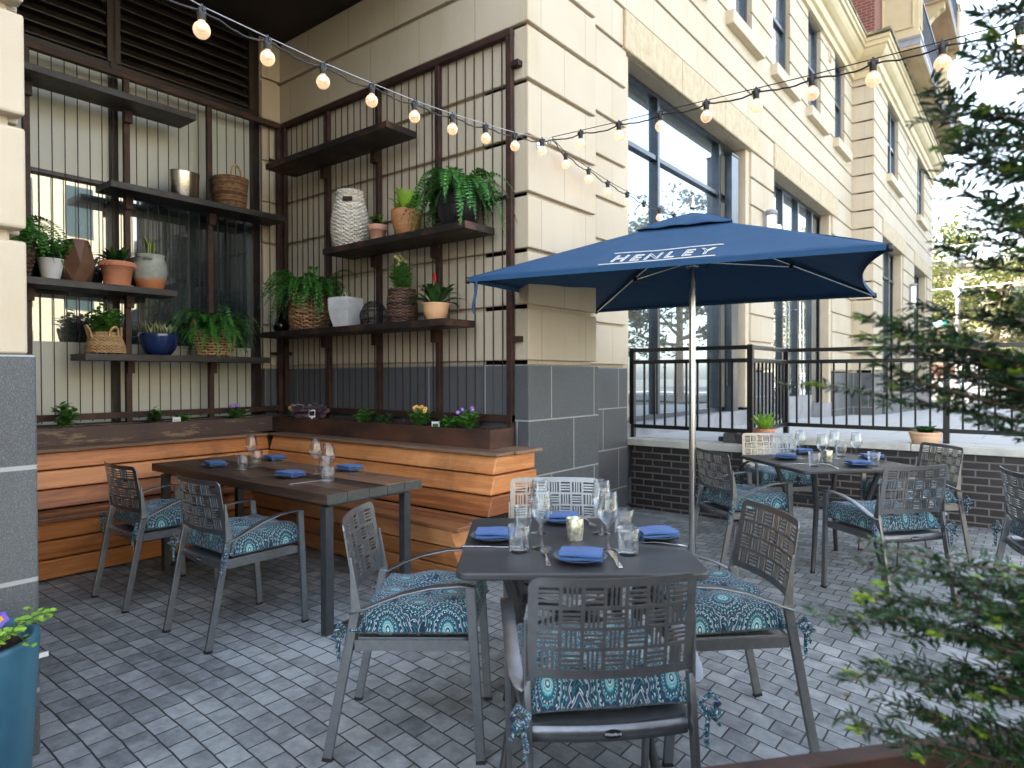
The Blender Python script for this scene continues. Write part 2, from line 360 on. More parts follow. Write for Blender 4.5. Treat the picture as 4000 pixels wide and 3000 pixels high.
def thin_glass(name, tint, k0, k1):
    t = NT(name); t.t.nodes.remove(t.b)
    tr = t.n('ShaderNodeBsdfTransparent', {0: (*tint, 1)}); gl = t.n('ShaderNodeBsdfGlossy', {0: (1,1,1,1), 'Roughness': .01})
    lw = t.n('ShaderNodeLayerWeight', {0: .5}); f = t.ma('MULTIPLY_ADD', t.ma('POWER', lw.outputs[1], 2.4), k1, k0)
    mx = t.n('ShaderNodeMixShader', {0: f, 1: tr.outputs[0], 2: gl.outputs[0]})
    t.t.links.new(mx.outputs[0], t.t.nodes['Material Output'].inputs[0]); return t.m
M['glass'] = thin_glass('clear_glass', (.955,.97,.975), .04, .9)
M['mercury'] = (lambda t: (t.p(Base_Color=t.ramp(t.noise(t.coord(), 55, 6, .7), [(.4, (.36,.36,.24)), (.62, (.75,.74,.62))]), Roughness=.25, Metallic=.5, Transmission_Weight=.25), t.bump(t.noise(t.coord(), 60, 4), .4, .004), t.m)[2])(NT('mercury_glass'))
def glow(name, c, s, base=(.8,.7,.5), rough=.2, tr=0.0, al=1.0):
    t = NT(name); t.p(Base_Color=base, Roughness=rough, Emission_Color=c, Emission_Strength=s, Transmission_Weight=tr); return t.m
def globe():
    t = NT('warm_bulb_glass'); t.p(Base_Color=(.9,.82,.7), Roughness=.08, Emission_Color=(1,.62,.3), Emission_Strength=.022)
    tr = t.n('ShaderNodeBsdfTransparent', {0: (1,.95,.88)}); lw = t.n('ShaderNodeLayerWeight', {0: .35})
    mx = t.n('ShaderNodeMixShader', {0: t.ma('MULTIPLY_ADD', lw.outputs[1], .55, .28), 1: tr.outputs[0], 2: t.b.outputs[0]})
    t.t.links.new(mx.outputs[0], t.t.nodes['Material Output'].inputs[0]); return t.m
M['globe'] = globe()
M['filament'] = glow('lit_filament', (1,.50,.16), 2.2)
M['flame'] = glow('candle_flame', (1,.5,.15), 6)
M['lamp'] = glow('milky_lamp_glass', (1,.95,.85), .12, (.75,.75,.73), .35)
M['slab'] = simple('grey_metal_flashing', (.22,.22,.24), (.3,.3,.32), 4, .5, metal=.2)
M['soffwood'] = simple('stained_board_soffit', (.42,.31,.18), (.56,.44,.28), 3, .8, stretch=(1,.3,1), bump=.1)
M['cordm'] = simple('black_cord', (.008,.009,.010), (.012,.013,.014), 20, .45)
M['cable'] = simple('steel_cable', (.34,.34,.35), (.45,.45,.46), 20, .35, metal=.7)
# paving: running bond cobbles
def paving():
    t = NT('concrete_cobble_paving'); tc = t.n('ShaderNodeTexCoord'); uv = tc.outputs['UV']; ob = t.coord('Object')
    wob = t.n('ShaderNodeMix', {0: .009, 4: uv, 5: t.n('ShaderNodeTexNoise', {'Vector': ob, 'Scale': 9.0, 'Detail': 2.0}).outputs[1]}, data_type='VECTOR').outputs[1]
    br = t.n('ShaderNodeTexBrick', {'Vector': wob, 'Color1': (.25,)*3, 'Color2': (.75,)*3, 'Mortar': (0,)*3, 'Scale': 1.0, 'Mortar Size': .0040,
             'Mortar Smooth': .5, 'Bias': 0.0, 'Brick Width': .121, 'Row Height': .0965}, offset=.5)
    big = t.noise(ob, .8, 5, .6); mid = t.noise(ob, 14, 5, .65); fine = t.noise(ob, 260, 3, .7)
    f = t.ma('ADD', t.ma('MULTIPLY', br.outputs['Color'], .40), t.ma('ADD', t.ma('MULTIPLY', mid, .55), t.ma('MULTIPLY_ADD', big, .6, -.20)))
    c = t.ramp(f, [(.30, (.070,.077,.079)), (.5, (.195,.210,.212)), (.72, (.36,.378,.378))])
    c = t.mix(t.ramp(fine, [(.62, 0), (.72, 1)]), c, (.34,.35,.34))
    c = t.mix(t.ma('MULTIPLY', t.ramp(fine, [(.28, 1), (.38, 0)]), .55), c, (.05,.053,.055))
    st = t.noise(t.coord('Object', (1,1,1), (3.1, 7.7, 0)), 1.9, 5, .6)
    c = t.mix(t.ma('MULTIPLY', t.ramp(st, [(.54, 0), (.72, 1)]), .65), c, (.042,.043,.038))
    yy = t.n('ShaderNodeSeparateXYZ', {0: ob}).outputs[1]
    moss = t.ma('MULTIPLY', t.ramp(t.ma('MULTIPLY', yy, .12), [(.38, 0), (.66, 1)]), t.ramp(t.noise(ob, 2.5, 4), [(.42, 0), (.6, 1)]))
    mort = t.mix(moss, (.034,.034,.032), (.075,.095,.03))
    c = t.mix(br.outputs['Fac'], c, mort)
    t.p(Base_Color=c, Roughness=t.ma('MULTIPLY_ADD', mid, .25, .55))
    t.bump(t.ma('ADD', t.ma('MULTIPLY', fine, .22), t.ma('SUBTRACT', t.ma('MULTIPLY', mid, .7), t.ma('MULTIPLY', br.outputs['Fac'], 1.0))), .8, .008)
    return t.m
M['paving'] = paving()
def slabs(name, c1, c2, w, h, mort, ms=.006):
    return stone(name, c1, c2, mort, w, h, 0, ms, rough=.8, bumpk=.15)
M['plaza'] = slabs('pale_paving_slabs', (.40,.41,.40), (.50,.50,.48), .9, .9, (.2,.2,.2))
M['asphalt'] = simple('asphalt', (.04,.04,.042), (.065,.065,.066), 4, .85, bump=.3, bs=60)
M['earth'] = simple('city_ground', (.10,.10,.09), (.14,.14,.12), .3, .9)
# printed cushion fabric: staggered peacock-eye medallions
def paisley():
    t = NT('teal_medallion_print'); uv = t.n('ShaderNodeSeparateXYZ', {0: t.n('ShaderNodeTexCoord').outputs['UV']})
    x0 = t.ma('ADD', uv.outputs[0], t.ma('MULTIPLY_ADD', t.noise(t.coord('UV'), 9, 1), .03, -.015)); y0 = t.ma('ADD', uv.outputs[1], 0.0)
    W, Hh = .19, .235
    def cell(ox, oy):
        a = t.ma('MULTIPLY', t.ma('SUBTRACT', t.ma('FRACT', t.ma('MULTIPLY_ADD', x0, 1/W, ox)), .5), W)
        b = t.ma('MULTIPLY', t.ma('SUBTRACT', t.ma('FRACT', t.ma('MULTIPLY_ADD', y0, 1/Hh, oy)), .38), Hh)
        up = t.ma('MAXIMUM', b, 0.0)
        # pointed on top: |x| weighs more as y grows
        rx = t.ma('MULTIPLY', a, t.ma('MULTIPLY_ADD', up, 9.0, 1.0)); rr = t.ma('SQRT', t.ma('ADD', t.ma('MULTIPLY', rx, rx), t.ma('MULTIPLY', b, t.ma('MULTIPLY', b, .62))))
        return a, b, rr
    a1, b1, r1 = cell(.5, .38); a2, b2, r2 = cell(0.0, .88)
    s = t.ma('LESS_THAN', r1, r2)
    r = t.ma('MINIMUM', r1, r2)
    a = t.ma('ADD', t.ma('MULTIPLY', s, a1), t.ma('MULTIPLY', t.ma('SUBTRACT', 1.0, s), a2)); b = t.ma('ADD', t.ma('MULTIPLY', s, b1), t.ma('MULTIPLY', t.ma('SUBTRACT', 1.0, s), b2))
    th = t.ma('ARCTAN2', a, b)
    scal = t.ma('ABSOLUTE', t.ma('SINE', t.ma('MULTIPLY', th, 8.0)))
    rr = t.ma('MULTIPLY', t.ma('ADD', r, t.ma('MULTIPLY', t.ma('MULTIPLY', scal, r), .10)), 9.2)
    N, T, A, Wt, P = (.0035,.011,.034), (.005,.085,.12), (.06,.28,.30), (.46,.56,.56), (.02,.025,.07)
    base = t.ramp(rr, [(0, Wt), (.035, T), (.075, Wt), (.095, A), (.17, T), (.215, N), (.26, A), (.285, P), (.33, T), (.35, N), (.42, Wt), (.435, T), (.50, N), (.55, A), (.565, N), (.62, T), (.66, P), (.70, Wt), (.715, N), (.79, T), (.83, N), (.88, A), (.90, N)], 'CONSTANT')
    dots = t.ma('GREATER_THAN', t.ma('SINE', t.ma('MULTIPLY', th, 26.0)), .15)
    band = t.ramp(rr, [(0, 0), (.12, 1), (.145, 0), (.225, 1), (.25, 0), (.37, 1), (.40, 0), (.52, 1), (.545, 0), (.60, 1), (.615, 0), (.74, 1), (.765, 0), (.85, 1), (.87, 0)], 'CONSTANT')
    c = t.mix(t.ma('MULTIPLY', dots, band), base, Wt)
    t.p(Base_Color=c, Roughness=.85, Sheen_Weight=.15); t.bump(t.noise(t.coord('Object'), 25, 3), .35, .012)
    return t.m
M['print'] = paisley()
# ------------------------------------------------------------------ ground
mb = MB()
def warp(x, y):
    h = .05*max(0, x+3.2)**2 if x < .2 else .05*3.4**2 + .34*(x-.2)
    k = max(0, min(1, (5.2-y)/2.0)); k = k*k*(3-2*k)
    return (x, y + h*k + .03)
nx, ny = 84, 94
mb.sheet(lambda a, b: (-6.2+8.4*a, -2.1+9.4*b, 0), nx, ny, lambda a, b: warp(-6.2+8.4*a, -2.1+9.4*b))
tag(mb.build('patio_paving', M['paving']), kind='structure')
mb = MB(); mb.box(-160, 160, -120, 260, -.9, -.06)
tag(mb.build('ground', M['earth']), kind='structure')
mb = MB()     # raised pavement behind the fence, falling gently down the street
def pz(y): return .705 - .0255*(y-7.2)
for (x0, x1, y0, y1) in ((-3.6, -2.1, 6.3, 7.5), (-3.6, 3.4, 7.5, 31)):
    mb.add([(x0,y0,pz(y0)),(x1,y0,pz(y0)),(x1,y1,pz(y1)),(x0,y1,pz(y1)),(x0,y0,-.05),(x1,y0,-.05),(x1,y1,-.05),(x0,y1,-.05)],
           [(0,1,2,3),(4,7,6,5),(0,4,5,1),(1,5,6,2),(2,6,7,3),(3,7,4,0)])
tag(mb.build('pavement', M['plaza']), kind='structure')
mb = MB(); mb.box(-70, 70, 32.2, 43, -.05, .05); mb.box(12.6, 17.4, -60, 32.2, -.05, .045)
tag(mb.build('road', M['asphalt']), kind='structure')
mb = MB(); mb.box(-70, 70, 43, 46, -.05, .2)
tag(mb.build('far_pavement', M['plaza']), kind='structure')

# ------------------------------------------------------------------ building
B = thing('stone_building', 'cream stone corner building with dark stone base, tall street windows and iron-railed balconies', 'building')
SEAM, CH = 1.454, .406
def spans(a0, a1, za, zb, holes):
    ivs = [(a0, a1)]
    for h0, h1, k0, k1 in holes:
        if k0 < zb-1e-4 and k1 > za+1e-4:
            nv = []
            for a, b in ivs:
                if h1 <= a or h0 >= b: nv.append((a, b)); continue
                if h0 > a: nv.append((a, h0))
                if h1 < b: nv.append((h1, b))
            ivs = nv
    return [q for q in ivs if q[1]-q[0] > 1e-3]
def wall(mb, axis, face, sgn, a0, a1, z0, z1, holes=(), thick=.35, dep=.038, gap=.034, b0=0.0, b1=0.0):
    """blockwork wall; axis 'x' means the face looks along x. sgn is the outward direction"""
    zs = {z0, z1}
    for h in holes: zs |= {z for z in h[2:] if z0 < z < z1}
    def put(f0, f1, a, b, za, zb):
        if axis == 'x': mb.box(f0, f1, a, b, za, zb)
        else: mb.box(a, b, f0, f1, za, zb)
    zl = sorted(zs)
    for za, zb in zip(zl, zl[1:]):
        for a, b in spans(a0+b0, a1-b1, za, zb, holes): put(face-sgn*dep, face-sgn*thick, a, b, za, zb)
    k0 = math.floor((z0-SEAM)/CH+1e-6); k1 = math.ceil((z1-SEAM)/CH-1e-6)
    for k in range(k0, k1):
        za, zb = max(z0, SEAM+k*CH), min(z1, SEAM+(k+1)*CH)
        cut = sorted({za, zb} | {z for h in holes for z in h[2:] if za < z < zb})
        for i, (p, q) in enumerate(zip(cut, cut[1:])):
            lo = p + (gap if i == 0 else 0)
            if q-lo < .01: continue
            for a, b in spans(a0, a1, p, q, holes): put(face, face-sgn*(dep+.001), a, b, lo, q)
XF, XM = -2.85, -3.3
H1 = [(6.09, 9.93, .5, 4.702), (11.02, 15.0, .3, 4.702)]
UP = [(6.95, 7.9), (9.0, 9.95), (10.95, 11.9), (13.05, 13.98), (15.15, 16.05)]
HU = [(a, b, 6.326, 8.12) for a, b in UP]
mb = MB()
wall(mb, 'x', XM, 1, 4.72, 16.83, SEAM, 8.15, H1+HU)
wall(mb, 'x', XM, 1, -14, -.16, SEAM, 8.15)
wall(mb, 'x', XM, 1, -.16, 4.72, 4.75, 8.15)
mb.build('facade_wall', M['cream'], B, bevel=.004, seg=1)
for a in (('y', 3.805, -1, -6.3, XF-.039, .4), ('y', .79, 1, -6.3, XF-.08, .4), ('x', -5.97, 1, 3.603, 3.803, .3)):
    mb = MB(); wall(mb, *a[:5], SEAM, 4.9, thick=a[5]); mb.build('nook_wall', M['cream'], B, bevel=.004, seg=1)
mb = MB(); wall(mb, 'x', XF, 1, 3.805, 4.74, SEAM, 8.15, thick=.44, b0=.038, b1=.03); o = mb.build('corner_pier', M['cream'], B, bevel=.005, seg=1)
mb = MB()
for k in range(0, 17):      # deep-jointed pier beside the nook
    za = SEAM+k*CH; mb.box(XF-.06, XF-.45, -.12, .755, za, za+CH)
    mb.box(XF, XF-.07, -.16, .79, za+.045 if k else za, za+CH)
mb.build('end_pier', M['cream'], B, bevel=.010)
# dark stone base courses
for i, a in enumerate(((XM+.012, XM-.35, 4.76, 6.09, 0, SEAM), (XM+.012, XM-.35, -14, -.19, 0, SEAM), (XM+.012, XM-.35, 9.95, 11.0, .2, SEAM-.03), (XM+.012, XM-.35, 15.02, 16.81, .2, SEAM-.03),
          (XF-.002, -5.975, 3.797, 4.2, 0, SEAM), (XF-.05, -6.3, .4, .80, 0, SEAM), (-5.955, -6.3, 3.603, 3.796, 0, SEAM), (XF+.014, XF-.44, 3.788, 4.755, 0, SEAM), (XF+.02, XF-.45, -.18, .81, 0, SEAM),
          (XF+.012, XM-.2, 16.815, 17.94, .2, SEAM-.03), (XF+.012, XM-.2, 21.25, 23.28, .1, SEAM-.03), (XF+.012, XM-.2, 26.45, 27.82, 0, SEAM-.03))):
    mb = MB(); mb.box(*a); mb.build('stone_base', M['dark2' if i == 8 else 'dark'], B, bevel=.010)
# far bay
HB = [(17.96, 21.22, .3, 4.702), (23.3, 26.42, .3, 4.702), (18.6, 20.2, 6.326, 8.12), (23.9, 25.5, 6.326, 8.12)]
mb = MB(); wall(mb, 'x', XF, 1, 16.83, 27.8, SEAM-.03, 8.15, HB, b0=.038)
wall(mb, 'y', 16.83, -1, XM-.3, XF-.039, SEAM-.03, 8.15, thick=.3)
mb.box(-12, XF-.36, 27.4, 27.8, 0, 8.15)
mb.build('bay_wall', M['cream'], B, bevel=.004, seg=1)
# upper storeys
mb = MB(); mb.box(-12, XM-.08, -14, 17, 8.9, 15.5); mb.box(-12, -2.88, 17.0, 27.6, 8.9, 15.5)
mb.build('brick_wall', M['redbrick'], B)
mb = MB(); mb.box(-12.2, -3.2, -14.2, 16.9, 15.5, 15.8); mb.box(-12.2, -2.7, 16.9, 27.8, 15.5, 15.8); mb.build('roof', M['slab'], B)
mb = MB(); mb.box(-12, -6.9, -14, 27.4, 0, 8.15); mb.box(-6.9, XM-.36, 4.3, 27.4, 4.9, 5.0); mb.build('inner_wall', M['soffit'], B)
# cornice swept along the facade, round the bay
prof = [(0,8.12),(.05,8.13),(.05,8.27),(.10,8.30),(.115,8.38),(.125,8.44),(.17,8.47),(.23,8.53),(.275,8.61),(.285,8.67),(.325,8.68),(.33,8.77),(.36,8.785),(.36,8.86),(0,8.90)]
def path(p): return [(XM+p, -14), (XM+p, 16.83-p), (XF+p, 16.83-p), (XF+p, 27.8+p), (-6, 27.8+p)]
mb = MB(); rows = [[(*q, z) for q in path(p)] for p, z in prof]; n = 5
mb.add([q for r in rows for q in r], [(i*n+k, i*n+k+1, (i+1)*n+k+1, (i+1)*n+k) for i in range(len(prof)-1) for k in range(n-1)])
mb.build('cornice', M['cornice'], B)
mb = MB(); mb.box(XM-.2, XM+.375, -14, 16.44, 8.885, 8.93)
mb.add([(XM-.1,16.44,8.90),(XF+.39,16.42,8.90),(XF+.39,28.2,8.90),(XM-.1,28.2,8.90),(XM-.1,16.44,8.955),(XF+.39,16.42,8.955),(XF+.39,28.2,8.955),(XM-.1,28.2,8.955)], [(0,3,2,1),(4,5,6,7),(0,1,5,4),(1,2,6,5),(2,3,7,6),(3,0,4,7)])
mb.build('cornice_ledge', M['mossy'], B)
# nook ceiling
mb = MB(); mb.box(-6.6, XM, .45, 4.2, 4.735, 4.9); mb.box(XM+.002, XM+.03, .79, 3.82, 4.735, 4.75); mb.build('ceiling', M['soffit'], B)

# nook window wall
W = bpy.data.objects.new('nook_window', None); col.objects.link(W); W.parent = B
mb = MB()
for y0, y1 in ((2.262, 2.318), (3.525, 3.603), (.8, .86)): mb.box(-6.1, -6.02, y0, y1, .86, 4.735)
for y0, y1 in ((.86, 2.262), (2.318, 3.525)):
    mb.box(-6.1, -6.03, y0, y1, 3.93, 3.99); mb.box(-6.1, -6.035, y0, y1, 2.955, 2.99)
    mb.box(-6.1, -6.03, y0, y1, .86, 1.0)
mb.build('frame', M['bronze'], W, bevel=.003, seg=1)
for y0, y1 in ((.86, 2.262), (2.318, 3.525)):
    for z0, z1 in ((2.99, 3.93), (1.0, 1.655)): mb = MB(); mb.box(-6.1, -6.075, y0, y1, z0, z1); mb.build('spandrel_panel', M['spandrel'], W)
    mb = MB(); mb.box(-6.09, -6.08, y0, y1, 1.655, 2.955); mb.build('pane', M['pane2'], W)
for y0, y1 in ((.9, 2.24), (2.34, 3.5)):
    mb = MB()
    for k in range(8):
        z = 4.02+k*.093; mb.prism([(-6.12, z+.075), (-6.04, z), (-6.04, z-.012), (-6.128, z+.066)], 'y', y0, y1)
    mb.box(-6.2, -6.16, y0-.05, y1+.05, 3.95, 4.735)
    for a, b in ((y0-.04, y0), (y1, y1+.04)): mb.box(-6.13, -6.015, a, b, 3.99, 4.735)
    mb.build('louver', M['louver'], W)

def window_unit(name, X, y0, y1, z0, z1, muls, trans, panemat='pane', rec=.2, fr=.055, sill=None, lintel=None, hung=False):
    w = bpy.data.objects.new(name, None); col.objects.link(w); w.parent = B
    xf = X-rec; mb = MB()
    for y in (y0+fr/2, y1-fr/2): mb.box(xf-.09, xf, y-fr/2, y+fr/2, z0, z1)
    for z in (z0+fr/2, z1-fr/2): mb.box(xf-.09, xf-.002, y0+fr, y1-fr, z-fr/2, z+fr/2)
    for m in muls: mb.box(xf-.09, xf+.012, m-fr/2, m+fr/2, z0+fr, z1-fr)
    for tz in trans:
        ys = [y0+fr] + [v for m in muls for v in (m-fr/2, m+fr/2)] + [y1-fr]
        for a, b in zip(ys[::2], ys[1::2]): mb.box(xf-.085, xf-.004, a, b, tz-fr/2, tz+fr/2)
    if hung:
        zm = (z0+z1)/2
        for a, b in ((y0+fr, y0+fr+.035), (y1-fr-.035, y1-fr)): mb.box(xf-.07, xf-.012, a, b, z0+fr, z1-fr)
    mb.build('frame', M['frame'], w, bevel=.004, seg=1)
    mb = MB(); mb.box(xf-.06, xf-.05, y0+fr, y1-fr, z0+fr, z1-fr); mb.build('pane', M[panemat], w)
    if lintel:
        mb = MB(); a, b, c, d = lintel
        n = max(1, round((b-a)/1.5)); st = (b-a)/n
        for i in range(n): mb.box(X-.25, X+.03, a+i*st+.003, a+(i+1)*st-.003, c, d)
        mb.build('lintel', M['rough'], w, bevel=.015)
    if sill:
        a, b, c, d = sill; mb = MB(); mb.box(X-rec-.02, X+.11, a, b, c, d-.012); mb.build('sill', M['cream2'], w, bevel=.008)
    return w
w = window_unit('storefront_window', XM, 6.09, 9.93, .86, 4.702, [7.235, 9.175], [3.94], lintel=(6.02, 10.21, 4.704, 5.107), fr=.058)
for a, b in ((6.06, 6.2), (9.79, 9.955)): mb = MB(); mb.box(XM-.22, XM-.035, a, b, .9, 4.70); mb.build('jamb', M['cream2'], w, bevel=.01)
mb = MB(); mb.box(XM-.4, XM-.05, 6.09, 9.93, .3, .86); mb.build('sill', M['slab'], w)
w = window_unit('storefront_door', XM, 11.02, 15.0, .62, 4.702, [12.16, 13.13, 14.13], [3.94], lintel=(10.99, 15.33, 4.704, 5.107), fr=.06)
mb = MB()
for a, b in ((14.84, 15.02),): mb.box(XM-.22, XM-.035, a, b, .7, 4.70)
mb.build('jamb', M['cream2'], w, bevel=.01)
for y in (13.02, 13.24):
    mb = MB(); mb.tube([(XM-.13, y, 1.0), (XM-.13, y, 2.75)], .017, 8)
    for z in (1.15, 2.6): mb.tube([(XM-.13, y, z), (XM-.22, y, z)], .01, 6)
    mb.build('handle', M['brushed'], w)
mb = MB(); mb.box(XM-.32, XM-.18, 12.19, 14.1, .5, .98); mb.box(XM-.32, XM-.02, 14.16, 15.1, .3, .80); mb.build('kick_panel', M['slab'], w)
for a, b in UP:
    window_unit('sash_window', XM, a, b, 6.33, 8.12, [], [7.25], 'sash', .075, .07, sill=(a-.11, b+.28, 6.14, 6.335), hung=True)
for a, b in ((18.6, 20.2), (23.9, 25.5)):
    window_unit('sash_window', XF, a, b, 6.33, 8.12, [(a+b)/2], [7.25], 'sash', .075, .07, sill=(a-.11, b+.3, 6.14, 6.335), hung=True)
for a, b in ((17.96, 21.22), (23.3, 26.42)):
    w = window_unit('storefront_window', XF, a, b, .85, 4.702, [a+1.0, b-1.0], [3.94, 2.4], lintel=(a-.06, b+.3, 4.704, 5.107), rec=.22)
    mb = MB(); mb.box(XF-.24, XF-.035, b-.17, b+.01, .85, 4.70); mb.build('jamb', M['cream2'], w, bevel=.01)
    mb = MB(); mb.box(XF-.35, XF+.06, a, b, .1, .85); mb.build('sill', M['dark'], w, bevel=.01)
for y, z in ((14.66, 7.9), (21.9, 7.8)):
    mb = MB(); X = XM if y < 16 else XF
    mb.box(X-.005, X+.02, y-.09, y+.09, z-.13, z+.13)
    for k in range(4): mb.prism([(X+.02, z-.1+k*.055), (X+.035, z-.1+k*.055), (X+.02, z-.065+k*.055)], 'y', y-.07, y+.07)
    mb.build('wall_vent', M['cream2'], B)
# metal-clad door leaf standing out of the first shopfront opening
mb = MB(); mb.box(XM-.17, XM-.065, 9.3, 9.56, .64, 4.5); mb.box(XM-.18, XM-.055, 9.29, 9.57, 4.5, 4.53); d = mb.build('door_leaf', M['frame'], B, bevel=.006)
mb = MB(); mb.tube([(XM-.12, 9.24, 1.22), (XM-.12, 9.24, 1.6)], .016, 8)
for z in (1.25, 1.57): mb.tube([(XM-.12, 9.24, z), (XM-.12, 9.31, z)], .01, 6)
mb.build('handle', M['black'], d)
# balconies
def panel_pier(mb, x0, x1, y0, y1, z0, z1):
    mb.box(x0, x1, y0, y1, z0+.1, z1-.08); mb.box(x0-.04, x1+.04, y0-.04, y1+.04, z0, z0+.1); mb.box(x0-.05, x1+.05, y0-.05, y1+.05, z1-.08, z1)
    t = .03; m = .1    # raised frame round the face panel
    for a, b, c, d in ((x0+m, x1-m, z1-.26, z1-.22), (x0+m, x1-m, z0+.22, z0+.26), (x0+m, x0+m+.04, z0+.26, z1-.26), (x1-m-.04, x1-m, z0+.26, z1-.26)): mb.box(a, b, y0-t, y0, c, d)
    if y1-y0 > .35:
        for a, b, c, d in ((y0+.08, y1-.08, z1-.26, z1-.22), (y0+.08, y1-.08, z0+.22, z0+.26), (y0+.08, y0+.115, z0+.26, z1-.26), (y1-.115, y1-.08, z0+.26, z1-.26)): mb.box(x1, x1+t, a, b, c, d)
def balcony(y0, y1, z, x1=-2.08, wide=True, brackets=False):
    b = bpy.data.objects.new('balcony', None); col.objects.link(b); b.parent = B
    mb = MB(); mb.box(-2.86, x1, y0, y1, z+.05, z+.24); mb.box(-2.86, x1+.015, y0-.015, y1+.015, z+.2, z+.25); mb.build('slab', M['slab'], b)
    mb = MB(); mb.box(-2.9, x1-.012, y0+.02, y1-.02, z, z+.055); mb.box(x1-.14, x1-.12, y0+.15, y1-.05, z-.012, z); mb.build('soffit', M['soffwood'], b)
    for i, (p, q) in enumerate(((y0+.02, y0+.45), (y1-.5, y1-.02))):
        mb = MB(); xa = (-2.97 if wide and i == 0 else x1-.42); panel_pier(mb, xa, x1-.03, p, q, z+.25, z+1.55); mb.build('pier', M['cornice'], b, bevel=.008, seg=1)
    mb = MB()
    for zz in (z+.38, z+1.3): mb.box(x1-.08, x1-.03, y0+.45, y1-.5, zz, zz+.05)
    n = int((y1-y0-1)/.12)
    for k in range(1, n): mb.box(x1-.065, x1-.045, y0+.45+k*.12-.01, y0+.45+k*.12+.01, z+.43, z+1.3)
    mb.build('railing', M['railing'], b)
    if brackets:
        for p in (y0+.1, y1-.4):
            mb = MB(); pts = [(-2.86, z-.95), (-2.86, z), (x1-.1, z), (x1-.1, z-.2), (x1-.22, z-.24)]
            pts += [(-2.7-(-2.7-(x1-.3))*(1-t)**1.0, z-.32-.5*t**1.6) for t in (.0, .2, .4, .6, .8, 1)]
            mb.prism(pts, 'y', p, p+.3); mb.build('bracket', M['cornice'], b)
balcony(17.85, 22.7, 8.97); balcony(23.7, 28.2, 9.22); balcony(23.9, 28.3, 12.75, brackets=True); balcony(17.5, 22.4, 12.75, brackets=True)

# ------------------------------------------------------------------ opposite side of the street (seen mirrored in the glass)
ob = thing('opposite_building', 'pale yellow sunlit office building across the street, mirrored in the nook window', 'building', (18, 8, 0))
mb = MB(); mb.box(0, 8, -16, 4.2, 0, 9.6); mb.build('wall', simple('sunlit_yellow_stone', (.56,.48,.33), (.63,.55,.4), 2, .8), ob)
for r_ in range(3):
    for k in range(9):
        mb = MB(); mb.box(-.03, .05, -15.2+k*2.1, -14.2+k*2.1, 1.2+r_*2.9, 3.2+r_*2.9); mb.build('window', M['sash'], ob)
mb = MB(); mb.box(1, 9, 4.4, 22, 0, 7.4); mb.build('glass_wing', simple('pale_blue_cladding', (.26,.4,.48), (.32,.46,.54), 1, .4), ob)
mb = MB()
for k in range(12): mb.box(.93, 1.0, 4.5+k*1.4, 4.6+k*1.4, .2, 7.3)
for k in range(4): mb.box(.94, 1.0, 4.5, 22, .3+k*2.2, .4+k*2.2)
mb.build('mullion', M['frame'], ob)
# ------------------------------------------------------------------ retaining wall and railing
t = thing('retaining_wall', 'low dark brick retaining wall with pale stone coping below the black railing', 'wall')
mb = MB(); mb.box(-3.29, -2.12, 6.17, 6.32, 0, .655); mb.box(-2.27, -2.12, 6.32, 7.25, 0, .655); mb.box(-2.27, 3.4, 7.25, 7.45, 0, .655)
mb.build('brick_face', M['brickw'], t)
mb = MB()
mb.box(-3.36, -2.075, 6.11, 6.46, .655, .722); mb.box(-2.30, -2.075, 6.466, 7.18, .655, .722)
for a, b in ((-2.30, -1.55), (-1.545, -.905), (-.90, .9), (.905, 3.4)): mb.box(a, b, 7.19, 7.56, .655, .722)
mb.build('coping', M['coping'], t, bevel=.006)
t = thing('iron_railing', 'black painted steel railing with square balusters stepping along the brick wall', 'railing')
def post(x, y, z1=1.665):
    mb = MB(); mb.box(x-.026, x+.026, y-.026, y+.026, .722, z1); mb.build('post', M['railing'], t, bevel=.003)
for x, y in ((-3.342, 6.3), (-2.1, 6.3), (-2.1, 7.45), (-.644, 7.45), (.9, 7.45), (2.5, 7.45)): post(x, y)
def rail(p, q, d=.02):
    for z in (1.64, 1.515, .842):
        mb = MB(); mb.bar((p[0], p[1], z), (q[0], q[1], z), .04, .044, (0, 0, 1)); mb.build('rail', M['railing'], t, bevel=.003)
rail((-3.316, 6.3), (-2.126, 6.3)); rail((-2.1, 6.326), (-2.1, 7.424)); rail((-2.074, 7.45), (-.67, 7.45)); rail((-.618, 7.45), (.874, 7.45)); rail((.926, 7.45), (2.474, 7.45))
def balusters(x0, y0, dx, dy, n):
    for k in range(n):
        x, y = x0+dx*k, y0+dy*k
        mb = MB(); mb.box(x-.009, x+.009, y-.009, y+.009, .862, 1.495); mb.build('baluster', M['railing'], t)
balusters(-3.204, 6.3, .1162, 0, 9); balusters(-2.1, 6.42, 0, .115, 9); balusters(-1.99, 7.45, .1215, 0, 11); balusters(-.515, 7.45, .1215, 0, 12); balusters(1.05, 7.45, .1215, 0, 12)

